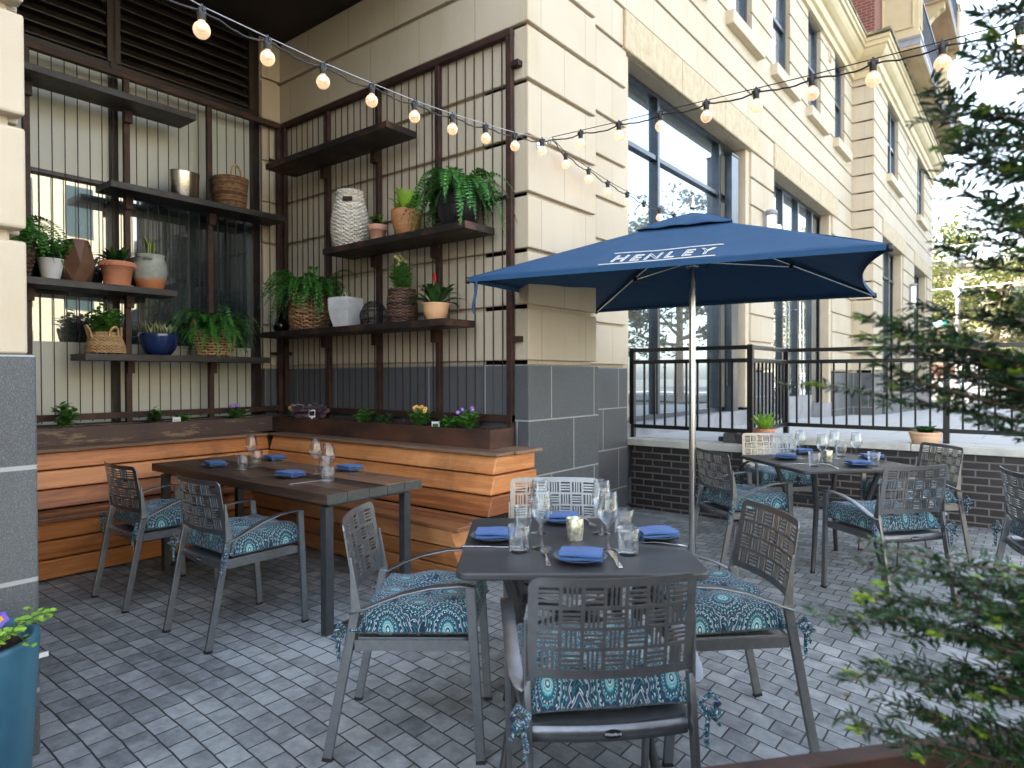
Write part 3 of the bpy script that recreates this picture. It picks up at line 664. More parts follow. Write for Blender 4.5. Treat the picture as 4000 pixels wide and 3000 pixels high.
# ------------------------------------------------------------------ trellises and shelves
def trellis(label, side):
    t = thing('steel_trellis', label, 'trellis')
    def P(u, d, z): return (-5.9+d, u, z) if side == 'L' else (u, 3.77-d, z)
    ps = [.93, 1.635, 2.33, 3.03, 3.735] if side == 'L' else [-5.843, -5.143, -4.434, -3.715, -2.99]
    sd = (0,1,0) if side == 'L' else (1,0,0)
    for i, u in enumerate(ps):
        end = i in (0, 4) if side == 'L' else i == 4
        mb = MB(); mb.bar(P(u, 0, .868 if side == 'R' else 1.0), P(u, 0, 3.83), .045 if not (side == 'R' and i == 4) else .05, .04, sd)
        mb.build('post', M['rust'], t, bevel=.002, seg=1)
    for z, h in ((3.855, .05), (1.06, .05)):
        mb = MB(); mb.bar(P(ps[0]-.025, 0, z), P(ps[-1]+.025, 0, z), .05, h, (1,0,0) if side == 'L' else (0,1,0)); mb.build('rail', M['rust'], t, bevel=.002, seg=1)
    for a, b in zip(ps, ps[1:]):
        for k in range(1, 8):
            u = a + (b-a)*k/8; mb = MB(); mb.tube([P(u, -.02, 1.02), P(u, -.02, 3.85)], .0042, 6, cap=False); mb.build('rod', M['rust'], t)
    if side == 'R':
        for z in (3.62, 1.64):
            mb = MB(); mb.box(-2.965, -2.90, 3.75, 3.82, z-.02, z+.02); mb.build('bracket', M['rust'], t)
    for z in (3.5, 1.6):
        mb = MB(); mb.bar(P(ps[0 if side == 'R' else -1], .0, z), P(ps[0 if side == 'R' else -1]+(.11 if side == 'R' else -.11), 0.012, z), .03, .012, (0,0,1)); mb.build('bracket', M['cordm'], t)
trellis('rusted steel trellis of thin vertical rods in front of the nook window', 'L')
trellis('rusted steel trellis of thin vertical rods against the cream stone wall', 'R')
def shelf(label, side, u0, u1, z, mat='shelf'):
    """z is the top"""
    t = thing('steel_shelf', label, 'shelf', group='dark steel shelves on the trellises')
    mb = MB()
    if side == 'L': mb.box(-5.62, -5.925, u0, u1, z-.052, z)
    else: mb.box(u0, u1, 3.415, 3.735, z-.052, z)
    mb.build('board', M[mat], t, bevel=.002, seg=1)
    for u in ([1.635, 2.33, 3.03] if side == 'L' else [-5.143, -4.434, -3.715]):
        if u0+.03 < u < u1-.03:
            mb = MB()
            if side == 'L': mb.box(-5.87, -5.84, u-.028, u+.028, z-.15, z-.052); mb.tube([(-5.84, u, z-.11), (-5.833, u, z-.11)], .011, 8)
            else: mb.box(u-.028, u+.028, 3.70, 3.748, z-.15, z-.052)
            mb.build('bracket', M['rust'], t)
shelf('topmost long dark shelf before the nook window, nothing on it', 'L', .95, 2.78, 3.615)
shelf('dark shelf by the inner corner carrying a silver bucket and a wicker basket', 'L', 2.105, 3.635, 2.905)
shelf('dark shelf before the nook window carrying a white pot, a faceted vase and terracotta', 'L', .95, 2.61, 2.095)
shelf('lowest dark shelf before the nook window, with blue bowl and fern basket', 'L', 1.918, 3.465, 1.554)
shelf('topmost dark shelf with rusty end on the stone wall, empty', 'R', -5.61, -3.923, 3.348, 'shelf2')
shelf('rusty-ended dark shelf on the stone wall under the tall white woven basket', 'R', -4.743, -3.107, 2.458, 'shelf2')
shelf('lowest dark shelf on the stone wall, crowded with baskets and pots', 'R', -5.734, -3.306, 1.79, 'shelf2')

# ------------------------------------------------------------------ corner bench and planter boxes
t = thing('corner_bench', 'L-shaped orange hardwood bench with plank back running round the nook', 'bench')
bk = [(.728, .842), (.600, .718), (.470, .590)]
mb = MB()
off = lambda z: (z-.46)/.38*.13
for z0, z1 in bk:
    mb.prism([(3.19+off(z0), z0), (3.74, z0), (3.74, z1), (3.19+off(z1), z1)], 'x', -5.36, -2.75+.05*(.84-z1)/.38)
    mb.prism([(-5.9, z0), (-5.29-off(z0), z0), (-5.29-off(z1), z1), (-5.9, z1)], 'y', .82, 3.30)
mb.build('backrest', M['ipe'], t, bevel=.008)
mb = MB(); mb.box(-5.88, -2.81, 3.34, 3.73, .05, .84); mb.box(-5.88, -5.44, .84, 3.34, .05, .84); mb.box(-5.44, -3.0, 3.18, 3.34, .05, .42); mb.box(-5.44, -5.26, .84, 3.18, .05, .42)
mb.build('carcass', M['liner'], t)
mb = MB()
mb.box(-5.41, -2.725, 3.295, 3.475, .845, .868); mb.box(-5.41, -2.70, 3.482, 3.765, .845, .868)
mb.box(-5.88, -5.385, .82, 3.29, .845, .868)
mb.build('cap', M['greywood'], t, bevel=.005)
mb = MB()
for y0, y1, xs, xe in ((2.885, 3.015, -5.09, -2.69), (3.022, 3.125, -5.19, -2.735), (3.132, 3.20, -5.19, -2.72)): mb.box(xs, xe, y0, y1, .432, .462)
for k, (x0, x1) in enumerate(((-5.09, -4.96), (-5.19, -5.098), (-5.30, -5.198))): mb.box(x0, x1, .82, 2.88+.14*k if k else 2.88, .432, .462)
mb.build('seat', M['seatwood'], t, bevel=.006)
mb = MB()
fo = lambda z: (.42-z)/.42*.2
for z0, z1 in ((.305, .425), (.165, .293), (.012, .153)):
    mb.prism([(2.92+fo(z0), z0), (3.3, z0), (3.3, z1), (2.92+fo(z1), z1)], 'x', -5.2, -2.79-.26*(.42-z1))
    mb.prism([(-5.3, z0), (-5.0-fo(z0), z0), (-5.0-fo(z1), z1), (-5.3, z1)], 'y', .82, 3.05)
mb.build('base', M['ipe'], t, bevel=.008)
def planter(label, mat, x0, x1, y0, y1):
    t = thing('steel_planter', label, 'planter', ((x0+x1)/2, (y0+y1)/2, .869))
    mb = MB(); a, b = (x1-x0)/2, (y1-y0)/2; w = .006
    mb.box(-a, a, -b, -b+w, 0, .132); mb.box(-a, a, b-w, b, 0, .132); mb.box(-a, -a+w, -b+w, b-w, 0, .132); mb.box(a-w, a, -b+w, b-w, 0, .132); mb.box(-a+w, a-w, -b+w, b-w, 0, .01)
    mb.build('box', M[mat], t)
    mb = MB(); nx, ny = max(2, int((x1-x0)/.03)), max(2, int((y1-y0)/.03))
    mb.sheet(lambda u, v: (-a+w+(2*a-2*w)*u, -b+w+(2*b-2*w)*v, .108+random.uniform(0, .018)), nx, ny); mb.build('soil', M['soil'], t)
planter('long rusted steel planter box along the stone wall behind the bench', 'rustbox', -5.58, -2.92, 3.45, 3.715)
planter('scuffed brown steel planter box under the nook window behind the bench', 'scuffed', -5.85, -5.585, .84, 3.715)

# ------------------------------------------------------------------ tables
def tabletop(mb, s, th, r, z):
    pts = []
    for cx, cy, a0 in ((s-r, s-r, 0), (-s+r, s-r, 90), (-s+r, -s+r, 180), (s-r, -s+r, 270)):
        for k in range(7): a = R(a0+90*k/6); pts.append((cx+r*cos(a), cy+r*sin(a)))
    mb.prism(pts, 'z', z-th, z)
def metal_table(label, loc, rz, size):
    t = thing('metal_table', label, 'table', loc, rz); s = size/2
    mb = MB(); tabletop(mb, s, .026, .045, .74); mb.build('tabletop', M['top'], t, bevel=.007, seg=3)
    mb = MB(); mb.box(-.27, .27, -.27, .27, .694, .713); mb.build('apron', M['gundark'], t)
    for sx, sy in ((1,1), (-1,1), (-1,-1), (1,-1)):
        l = MB(); l.tube([(sx*.25, sy*.25, .70), (sx*.19, sy*.19, .46), (sx*.262, sy*.262, .01)], [.019, .019, .015], 12); g = l.build('leg', M['gundark'], t)
        f = MB(); f.tube([(sx*.262, sy*.262, 0), (sx*.2615, sy*.2615, .014)], .0165, 12); f.build('foot_glide', M['black'], g)
    mb = MB(); mb.bar((-.19, -.19, .46), (.19, .19, .46), .035, .03); mb.bar((-.19, .19, .461), (.19, -.19, .461), .033, .028); mb.build('stretcher', M['gundark'], t)
    return t
metal_table('square charcoal metal table laid for four, nearest the camera', (-1.377, 2.117, 0), R(37.5), .825)
metal_table('square charcoal metal table laid for four beside the brick retaining wall', (-1.2, 5.24, 0), R(46), .90)
t = thing('timber_table', 'long dark reclaimed timber table on steel frame legs before the bench', 'table', (-3.883, 2.415, 0), R(-.4))
mb = MB(); ys = [-.335, -.205, -.06, .07, .20, .335]
for a, b in zip(ys, ys[1:]): mb.box(-1.032, 1.022+random.uniform(-.004, .004), a+.0012, b-.0012, .705+random.uniform(0, .0015), .76-random.uniform(0, .0025))
mb.build('tabletop', M['oldwood'], t, bevel=.004)
mb = MB()
for a, b in zip(ys, ys[1:]): mb.box(1.0265, 1.030, a+.002, b-.002, .708, .757, tint=(a+.335)/.67+.08)
mb.build('end_grain', M['endgrain'], t)
mb = MB()
for y in (-.28, .24): mb.box(-.97, .97, y, y+.04, .685, .7045)
for x in (-.93, .945): mb.box(x-.025, x+.025, -.24, .24, .683, .7043)
mb.build('underframe', M['gundark'], t)
for sx in (-.945, .945):
    for sy in (-.275, .275):
        mb = MB(); mb.box(sx-.025, sx+.025, sy-.025, sy+.025, 0, .683); mb.build('leg', M['gundark'], t, bevel=.003)
    mb = MB(); mb.box(sx-.025, sx+.025, -.25, .25, .0, .03); mb.build('floor_bar', M['gundark'], t, bevel=.003)

# ------------------------------------------------------------------ chairs
def slotted(mb, fmap, W, H, cols, rows, bx, by0, by1, th, slats=3, div=.010, sub=1, rc=.03):
    """pierced plate: basket pattern of horizontal and vertical slots, as bars mapped onto a curved surface"""
    def bar(u0, u1, v0, v1, n=1):
        for i in range(n):
            a, b = u0+(u1-u0)*i/n, u0+(u1-u0)*(i+1)/n
            vs = [fmap(u, v, w) for w in (-th/2, th/2) for v in (v0, v1) for u in (a, b)]
            fs = [(0,2,3,1), (4,5,7,6), (0,1,5,4), (2,6,7,3)]
            if i == 0: fs.append((0,4,6,2))
            if i == n-1: fs.append((1,3,7,5))
            mb.add(vs, fs)
    x0, x1, y0, y1 = -W/2+bx, W/2-bx, by0, H-by1
    cw, ch = (x1-x0)/cols, (y1-y0)/rows
    bar(-W/2+rc, W/2-rc, y1, H, cols*2); bar(-W/2, W/2, 0, y0, cols*2+1)
    for s_ in (-1, 1):
        bar(*sorted((s_*W/2, s_*(W/2-bx))), y0, y1)
        pts = [(s_*W/2, y1), (s_*(W/2-rc), y1)] if False else None
        k = 5; poly = [(s_*(W/2-rc), y1), (s_*W/2, y1), (s_*W/2, H-rc)] + [(s_*(W/2-rc+rc*cos(PI/2*j/k)), H-rc+rc*sin(PI/2*j/k)) for j in range(1, k+1)]
        n = len(poly); vs = [fmap(u, v, -th/2) for u, v in poly] + [fmap(u, v, th/2) for u, v in poly]
        fs = [tuple(range(n)), tuple(range(n, 2*n))[::-1]] + [(i, n+i, n+(i+1) % n, (i+1) % n) for i in range(n)]
        if s_ > 0: fs = [f[::-1] for f in fs]
        mb.add(vs, fs)
    for c in range(1, cols): bar(x0+c*cw-div/2, x0+c*cw+div/2, y0, y1)
    for c in range(cols):
        a = x0+c*cw+(div/2 if c else 0); b = x0+(c+1)*cw-(div/2 if c < cols-1 else 0)
        for r_ in range(rows):
            p = y0+r_*ch+(div/2 if r_ else 0); q = y0+(r_+1)*ch-(div/2 if r_ < rows-1 else 0)
            if r_: bar(a, b, p-div, p)
            m = slats
            if (c+r_) % 2:
                bw = (q-p)/(2*m+1.6)
                for j in range(m): v = p+(q-p)*(j+1)/(m+1); bar(a, b, v-bw/2, v+bw/2)
            else:
                bw = (b-a)/(2*m+1.6)
                for j in range(m): u = a+(b-a)*(j+1)/(m+1); bar(u-bw/2, u+bw/2, p, q)
def backmap(u, v, w):
    k = v/.28; return (u, -.171-.044*k - .038*(1-(2*u/.455)**2) + w, .566+v)
def make_chair():
    t = thing('patio_chair', '-', 'chair', group='grey metal armchairs with pierced backs')
    mb = MB(); slotted(mb, backmap, .455, .28, 7, 4, .026, .026, .024, .005); mb.build('backrest', M['gun'], t)
    mb = MB(); slotted(mb, lambda u, v, w: (u, -.165+v - .016*(1-(2*u/.43)**2)*(1-v/.4), .4385+w - .010*(1-(2*u/.43)**2)), .43, .40, 6, 6, .03, .07, .03, .004); mb.build('seat', M['gun'], t)
    for s_ in (-1, 1):
        mb = MB(); mb.bar((s_*.223, -.276, .012), (s_*.227, -.168, .555), .018, .034)
        mb.prism([(-.187, .545), (-.149, .545), (-.183, .73), (-.191, .73)], 'x', *sorted((s_*.2285, s_*.2365))); g = mb.build('leg', M['gun'], t, bevel=.003)
        mb = MB(); mb.bar((s_*.223, -.2785, 0), (s_*.223, -.275, .0125), .019, .035); mb.build('foot_glide', M['black'], g)
        mb = MB(); mb.bar((s_*.232, .272, .012), (s_*.245, .238, .632), .018, .034); g = mb.build('leg', M['gun'], t, bevel=.003)
        mb = MB(); mb.bar((s_*.232, .2727, 0), (s_*.232, .272, .0125), .019, .035); mb.build('foot_glide', M['black'], g)
        pts = [(.245, .258, .634), (.247, .21, .641), (.251, .10, .634), (.254, 0, .612), (.255, -.08, .583), (.252, -.135, .558), (.243, -.168, .543), (.2275, -.178, .538)]
        mb = MB(); vs = []; wd = [.036, .04, .042, .042, .042, .042, .044, .040]
        for i, (x, y, z) in enumerate(pts):
            ins = -1 if i < 6 else -1
            h = wd[i]/2; dx = h if i < 6 else h*.8; dy = 0 if i < 5 else (i-4)*.005
            vs += [(s_*(x-dx), y+dy, z), (s_*(x+dx), y-dy, z), (s_*(x+dx), y-dy, z-.006), (s_*(x-dx), y+dy, z-.006)]
        n = len(pts); fs = [(i*4+k, i*4+(k+1) % 4, (i+1)*4+(k+1) % 4, (i+1)*4+k) for i in range(n-1) for k in range(4)] + [(3,2,1,0), (4*n-4, 4*n-3, 4*n-2, 4*n-1)]
        if s_ < 0: fs = [f[::-1] for f in fs]
        mb.add(vs, fs, True); mb.build('arm', M['gun'], t, bevel=.001, seg=1)
    mb = MB()
    for s_ in (-1, 1): mb.box(s_*.214, s_*.230, -.175, .244, .398, .436)
    mb.box(-.214, .214, .226, .244, .398, .434)
    n = 10       # rear apron, bowed back
    for i in range(n):
        u0, u1 = -.214+.428*i/n, -.214+.428*(i+1)/n; f = lambda u: -.186-.020*(1-(u/.214)**2)
        mb.add([(u0, f(u0), .396), (u1, f(u1), .396), (u1, f(u1)+.014, .396), (u0, f(u0)+.014, .396), (u0, f(u0), .437), (u1, f(u1), .437), (u1, f(u1)+.014, .437), (u0, f(u0)+.014, .437)],
               [(0,3,2,1), (4,5,6,7), (0,1,5,4), (2,3,7,6)], True)
    mb.build('seat_frame', M['gun'], t)
    mb = MB(); n = 24
    mb.prism([(.026*cos(2*PI*k/n), .416+.0125*sin(2*PI*k/n)) for k in range(n)], 'y', -.2085, -.2055); bd = mb.build('badge', M['black'], t)
    vs, fs = text_shape('Woodard', .0115, depth=.0003); mb = MB(); mb.add([(x, -.2089+(-z*.5), y+.4125) for x, y, z in vs], fs); mb.build('lettering', M['ink'], bd)
    return t
def cushion_pt(s_, t_, up):
    # s_,t_ in -1..1 ; arc-length style profile
    def ax(q, half):
        a = abs(q); g = 1 if q >= 0 else -1
        if a < .72: return g*half*a/.72*.88, 0.0
        k = (a-.72)/.28*PI/2; return g*half*(.88+.12*sin(k)), 1-cos(k)
    x, dx = ax(s_, .216); y, dy = ax(t_, .205)
    pinch = (abs(s_)*abs(t_))**5
    d = min(1, math.hypot(dx, dy)); r2 = s_*s_+t_*t_
    puff = (1-abs(s_)**3.2)*(1-abs(t_)**3.2)
    if up:
        h = .074 + .028*puff**.6 - .048*math.exp(-r2/.04) - d*.074 + .005*sin(s_*9+t_*4)*(1-d) + .006*sin(t_*7-s_*3)*(1-d)
        y2 = y*(1-.05*(1-abs(s_))*0)
    else: h = .0 - .0 + d*.0
    ex = 1+.10*pinch
    return (x*ex, y*ex, h if up else .002*0)
def make_cushion():
    t = thing('seat_cushion', '-', 'cushion', group='teal patterned tie-on seat cushions')
    mb = MB(); n = 36
    uvf = lambda a, b: ((2*a-1)*.285, (2*b-1)*.275)
    mb.sheet(lambda a, b: cushion_pt(2*a-1, 2*b-1, True), n, n, uvf)
    def low(a, b):
        x, y, z = cushion_pt(2*a-1, 2*b-1, True); q = max(abs(2*a-1), abs(2*b-1)); e = 1 if q > .999 else 0
        if e: return (x, y, z)
        xx, yy = x*.97, y*.97; return (xx, yy, -.004 - .020*(1-q**4))
    mb.sheet(low, n, n, uvf, flip=True)
    mb.build('cover', M['print'], t)
    for s_ in (-1, 1):     # bow tied round the rear leg
        rd = random.Random(3+s_)
        mb = MB(); c = V((s_*.232, -.255, .012))
        mb.tube([(s_*.20, -.185, .02), (s_*.212, -.20, .015), (s_*.244, -.222, .014), c], [.006, .006, .006, .008], 6)
        for q in ((.05, -.02, .035), (.045, -.035, -.02)): mb.tube([c, c+V((s_*q[0]*.7, q[1]*.5, q[2])), c+V((s_*q[0], q[1], q[2]*.3)), c+V((s_*q[0]*.6, q[1]*.7, -.012)), c], [.006, .009, .010, .008, .006], 6)
        mb.tube([c, c+V((s_*.02, -.02, -.03)), c+V((s_*.012, -.025, -.07)), c+V((s_*.016, -.022, -.105))], [.006, .007, .008, .006], 6)
        mb.tube([c, c+V((s_*.03, -.01, -.02)), c+V((s_*.055, -.02, -.05))], [.006, .008, .006], 6)
        mb.build('tie', M['print'], t)
    return t
CH0, CU0 = make_chair(), make_cushion()
seats = [ # x, y, heading (deg, 0 = facing +y), chair label, cushion label
 (-4.36, 1.88, 0, 'grey metal chair facing the bench, nearest the stone end pier', 'teal cushion on the chair nearest the stone end pier'),
 (-3.425, 1.895, 0, 'grey metal chair facing the bench at the middle of the timber table side', 'teal cushion on the chair at the timber table, right of its twin'),
 (-1.885, 1.77, 37.3-90, 'grey chair seen from its side on the left of the nearest metal table', 'teal cushion on the side-on chair left of the nearest table'),
 (-1.018, 1.686, 134-90, 'grey chair with its back to the camera, largest of the chairs', 'teal cushion with open seam strip on the chair with its back to the camera'),
 (-1.80, 2.623, -52.8-90, 'pale-looking chair on the far side of the nearest metal table, facing the camera', 'teal cushion hidden behind the nearest table on its far chair'),
 (-.965, 2.50, 223.8-90, 'grey chair on the right side of the nearest metal table', 'teal cushion on the right-hand chair of the nearest table, tie trailing'),
 (-1.65, 4.70, 51-90, 'grey chair beside the umbrella pole at the table by the brick wall', 'teal cushion on the chair beside the umbrella pole'),
 (-.70, 4.60, 142-90, 'grey chair with its back turned at the table by the brick wall', 'teal cushion on the back-turned chair at the brick wall table'),
 (-1.77, 5.97, -53.7-90, 'pale-looking chair against the brick wall under the bright green pot plant', 'teal cushion on the chair against the brick wall'),
 (-.70, 5.75, 222-90, 'grey chair under the pale terracotta pot on the coping', 'teal cushion on the chair under the pale terracotta pot'),
 (.13, 4.62, 20-90, 'chair half out of the picture behind the yew sprays', 'teal cushion half out of the picture behind the yew sprays'),
]
for i, (x, y, h, l1, l2) in enumerate(seats):
    c = CH0 if i == 0 else dup(CH0); c.location = (x, y, 0); c.rotation_euler = (0, 0, R(h)); c['label'] = l1
    u = CU0 if i == 0 else dup(CU0); fw = .055
    u.location = (x - sin(R(h))*fw, y + cos(R(h))*fw, .462); u.rotation_euler = (R((i*37 % 5-2)*.4), 0, R(h + (i*53 % 7-3)*.9)); u['label'] = l2
# ------------------------------------------------------------------ tableware
def make_plate():
    mb = MB(); mb.lathe([(0,.004),(.045,.004),(.062,.007),(.084,.017),(.090,.0205),(.091,.0215),(.089,.0215),(.080,.018),(.058,.010),(.04,.0075),(0,.0072)], 40)
    return mb.build('plate', M['plate'])
def make_napkin():
    mb = MB(); L, Wd, th = .142, .105, .0034
    # folded path seen from the side: layers joined by rounded folds
    lay = 5; gap = .0062; path = []
    for i in range(lay):
        z = .003 + i*gap; a, b = (-Wd/2+.003*(i % 3), Wd/2-.004*((i*2) % 3))
        xs = [a+(b-a)*k/8 for k in range(9)]
        if i % 2: xs = xs[::-1]
        for x in xs: path.append((x, z + .0018*sin(x*60+i) + .003*(i/lay)*(1-(2*x/Wd)**2)))
        if i < lay-1:
            sg = 1 if i % 2 == 0 else -1
            for k in (1, 2, 3): aa = PI*k/4; path.append((xs[-1]+sg*gap*.5*sin(aa), z+gap*(1-cos(aa))/2))
    n = len(path); N = 10
    def P(k, j, o):
        x, z = path[k]; y = -L/2+L*j/N; return (x+o*0, y*(1+.012*sin(k*.4)), z+o*th/2 + .0016*sin(y*45+k*.15))
    for o in (-1, 1):
        vs = [P(k, j, o) for k in range(n) for j in range(N+1)]
        fs = [(k*(N+1)+j, k*(N+1)+j+1, (k+1)*(N+1)+j+1, (k+1)*(N+1)+j) for k in range(n-1) for j in range(N)]
        mb.add(vs, fs if o > 0 else [f[::-1] for f in fs], True)
    for j in (0, N):
        vs = [P(k, j, -1) for k in range(n)] + [P(k, j, 1) for k in range(n)]
        mb.add(vs, [(k, k+1, n+k+1, n+k) for k in range(n-1)], False)
    return mb.build('napkin', M['napkin'])
def make_wine():
    mb = MB()
    pr = [(0,0),(.036,.0),(.0372,.0012),(.034,.0026),(.012,.006),(.0052,.011),(.0042,.03),(.0040,.075),(.0056,.088),(.013,.096),(.028,.112),(.0385,.131),(.0402,.141),(.0385,.156),(.0335,.186),(.0295,.215),(.0287,.2155),(.0327,.186),(.0377,.156),(.0394,.141),(.0377,.1315),(.027,.1135),(.012,.099),(0,.0945)]
    mb.lathe(pr, 36); return mb.build('wine_glass', M['glass'])
def make_tumbler():
    mb = MB(); mb.lathe([(0,0),(.032,0),(.0345,.002),(.0355,.008),(.0405,.096),(.0398,.0968),(.0391,.096),(.0345,.014),(.032,.011),(0,.0105)], 36); return mb.build('tumbler', M['glass'])
def outline(mb, ctr, zf, th=.0016):
    """flat cutlery piece: list of (y, halfwidth)"""
    vs = []; n = len(ctr)
    for y, w in ctr:
        z = zf(y); vs += [(-w, y, z), (w, y, z), (w, y, z+th), (-w, y, z+th)]
    mb.add(vs, [(i*4+k, i*4+(k+1) % 4, (i+1)*4+(k+1) % 4, (i+1)*4+k) for i in range(n-1) for k in range(4)] + [(3,2,1,0), (4*n-4, 4*n-3, 4*n-2, 4*n-1)], False)
def make_fork():
    mb = MB(); zf = lambda y: .002 + .010*max(0, sin((y+.1)/.2*PI*1.0))*.55 + (.006*((y-.05)/.05)**2 if y > .05 else 0)
    outline(mb, [(-.10,.004),(-.098,.0075),(-.09,.0085),(-.06,.006),(-.02,.0035),(.02,.0032),(.035,.006),(.045,.0115),(.055,.0125),(.06,.0125)], zf)
    for x in (-.0105, -.0035, .0035, .0105): outline_t = [(.058,.0020),(.08,.0017),(.1,.0010)]; m2 = MB(); outline(m2, outline_t, zf); mb.add([(v[0]+x, v[1], v[2]) for v in m2.v], m2.f)
    return mb.build('fork', M['steel'])
def make_knife():
    mb = MB(); zf = lambda y: .0015
    outline(mb, [(-.11,.005),(-.107,.0085),(-.09,.0095),(-.05,.0075),(-.01,.0065),(.0,.0075),(.02,.0105),(.06,.0115),(.09,.0095),(.105,.005),(.11,.001)], zf, .003)
    return mb.build('knife', M['steel'], bevel=.0008, seg=1)
def make_candle():
    t = thing('candle_holder', '-', 'candle holder', group='mercury glass candle holders')
    mb = MB(); mb.lathe([(0,0),(.030,0),(.0315,.003),(.031,.018),(.0325,.022),(.0345,.084),(.0335,.085),(.0325,.084),(.0305,.024),(0,.02)], 32); mb.build('holder', M['mercury'], t)
    mb = MB(); mb.lathe([(0,.021),(.019,.021),(.019,.035),(.0,.0355)], 20); c = mb.build('candle', M['white'], t)
    mb = MB(); mb.lathe([(0,.036),(.003,.041),(.0025,.047),(0,.056)], 10); mb.build('flame', M['flame'], c)
    return t
protos = {}
makers = dict(plate=make_plate, napkin=make_napkin, wine=make_wine, tumbler=make_tumbler, fork=make_fork, knife=make_knife, candle=make_candle)
cats = dict(plate='plate', napkin='napkin', wine='wine glass', tumbler='water glass', fork='fork', knife='knife', candle='candle holder')
grp = dict(plate='slate blue side plates', napkin='folded blue napkins', wine='empty wine glasses', tumbler='empty water tumblers', fork='steel forks', knife='steel knives', candle='mercury glass candle holders')
def put(kind, x, y, z, rz, label):
    if kind not in protos: o = protos[kind] = makers[kind]()
    else: o = dup(protos[kind])
    o.location = (x, y, z); o.rotation_euler = (0, 0, rz); return tag(o, label, cats[kind], grp[kind])
TB = {'wood': (.762, 'timber table'), 'front': (.742, 'nearest metal table'), 'right': (.742, 'brick wall table')}
def setting(tb, x, y, a, where):
    z, nm = TB[tb]
    put('plate', x, y, z-.002, 0, 'slate blue plate with folded napkin, '+where)
    put('napkin', x+random.uniform(-.008, .008), y+random.uniform(-.008, .008), z+.007, R(a), 'blue linen napkin folded on the plate, '+where)
for q in [('wood', -4.373, 2.27, 78, 'timber table by the farther chair'), ('wood', -4.352, 2.79-.08, 84, 'timber table by the bench inner corner'), ('wood', -3.543, 2.306, 97, 'timber table middle, near side'), ('wood', -3.48, 2.70, 88, 'timber table beyond the wine glass pair'),
          ('front', -1.628, 1.946, 127, 'left side of the nearest table'), ('front', -1.209, 1.90, 118, 'front edge of the nearest table'), ('front', -1.145, 2.345, 138, 'right side of the nearest table'), ('front', -1.588, 2.358, 128, 'far edge of the nearest table behind the candle'),
          ('right', -1.458, 5.165, 105, 'left corner of the brick wall table'), ('right', -1.463, 5.60, 150, 'far corner of the brick wall table'), ('right', -.955, 5.067, 132, 'near edge of the brick wall table'), ('right', -.957, 5.56, 120, 'right-hand edge of the brick wall table')]: setting(*q)
def many(kind, tb, lst):
    for x, y, lb in lst: put(kind, x, y, TB[tb][0]-.002, random.uniform(0, 6), lb)
many('wine', 'wood', [(-4.173, 2.421, 'only wine glass at the left end of the timber table'), (-3.557, 2.501, 'farther of the two wine glasses at the middle of the timber table'), (-3.268, 2.384, 'nearer of the two wine glasses at the middle of the timber table')])
many('tumbler', 'wood', [(-4.103, 2.319, 'water tumbler in front of the lone wine glass on the timber table'), (-4.354+.06, 2.53, 'water tumbler behind the lone wine glass on the timber table'), (-3.191, 2.325, 'water tumbler nearest the end grain of the timber table'), (-3.56, 2.57, 'water tumbler half hidden behind the wine glass pair on the timber table')])
many('wine', 'front', [(-1.408, 1.956, 'left front wine glass on the nearest table, above the fork'), (-1.551, 2.141, 'left rear wine glass on the nearest table'), (-1.202, 2.08, 'right front wine glass on the nearest table, above the knife'), (-1.35, 2.284, 'right rear wine glass on the nearest table')])
many('tumbler', 'front', [(-1.445, 1.868, 'water tumbler beside the left plate of the nearest table'), (-1.645, 2.158, 'water tumbler behind the left wine glasses of the nearest table'), (-1.118, 2.075, 'water tumbler in front of the right plate of the nearest table'), (-1.285, 2.345, 'water tumbler behind the right wine glasses of the nearest table')])
put('candle', -1.381, 2.137, .74, 0, 'silvery mottled candle glass in the middle of the nearest table')
many('wine', 'right', [(-1.381, 5.262, 'leftmost wine glass on the brick wall table'), (-1.174, 5.037, 'wine glass before the candle on the brick wall table'), (-1.18, 5.436, 'wine glass behind the candle on the brick wall table'), (-1.018, 5.365, 'rightmost wine glass on the brick wall table')])
many('tumbler', 'right', [(-1.19, 4.889, 'water tumbler at the front corner of the brick wall table'), (-1.50, 5.46, 'water tumbler at the back left of the brick wall table'), (-1.17, 5.60, 'water tumbler at the back of the brick wall table'), (-.868, 5.157, 'water tumbler before the right plate of the brick wall table')])
put('candle', -1.173, 5.193, .74, 0, 'silvery mottled candle glass on the brick wall table')
def cut(kind, tb, hd, tl, lb):
    dx, dy = hd[0]-tl[0], hd[1]-tl[1]; put(kind, (hd[0]+tl[0])/2, (hd[1]+tl[1])/2, TB[tb][0]-.0015, math.atan2(-dx, dy), lb)
cut('fork', 'front', (-1.397, 1.953), (-1.238, 1.76), 'fork pointing away left of the front plate, nearest table')
cut('knife', 'front', (-1.198, 2.084), (-1.048, 1.896), 'knife pointing away right of the front plate, nearest table')
cut('knife', 'front', (-1.494, 1.905), (-1.64, 1.806), 'knife lying below the left plate of the nearest table')
cut('fork', 'front', (-1.182, 2.24), (-.995, 2.299), 'fork lying below the right plate of the nearest table')
cut('fork', 'front', (-1.445, 2.37), (-1.538, 2.461), 'fork with its tines towards the camera behind the candle, nearest table')
cut('knife', 'wood', (-4.05, 2.30), (-4.20, 2.15), 'knife beside the farther chair setting, timber table')
cut('knife', 'wood', (-3.273, 2.36), (-3.299, 2.141), 'knife between the near napkin and the tumbler, timber table')
cut('fork', 'wood', (-3.613, 2.213), (-3.74, 2.15), 'fork left of the middle near napkin, timber table')
cut('fork', 'wood', (-4.20, 2.56), (-4.02, 2.66), 'fork beside the setting next to the inner corner, timber table')
cut('fork', 'wood', (-3.343, 2.58), (-3.16, 2.66), 'fork right of the far setting, timber table')
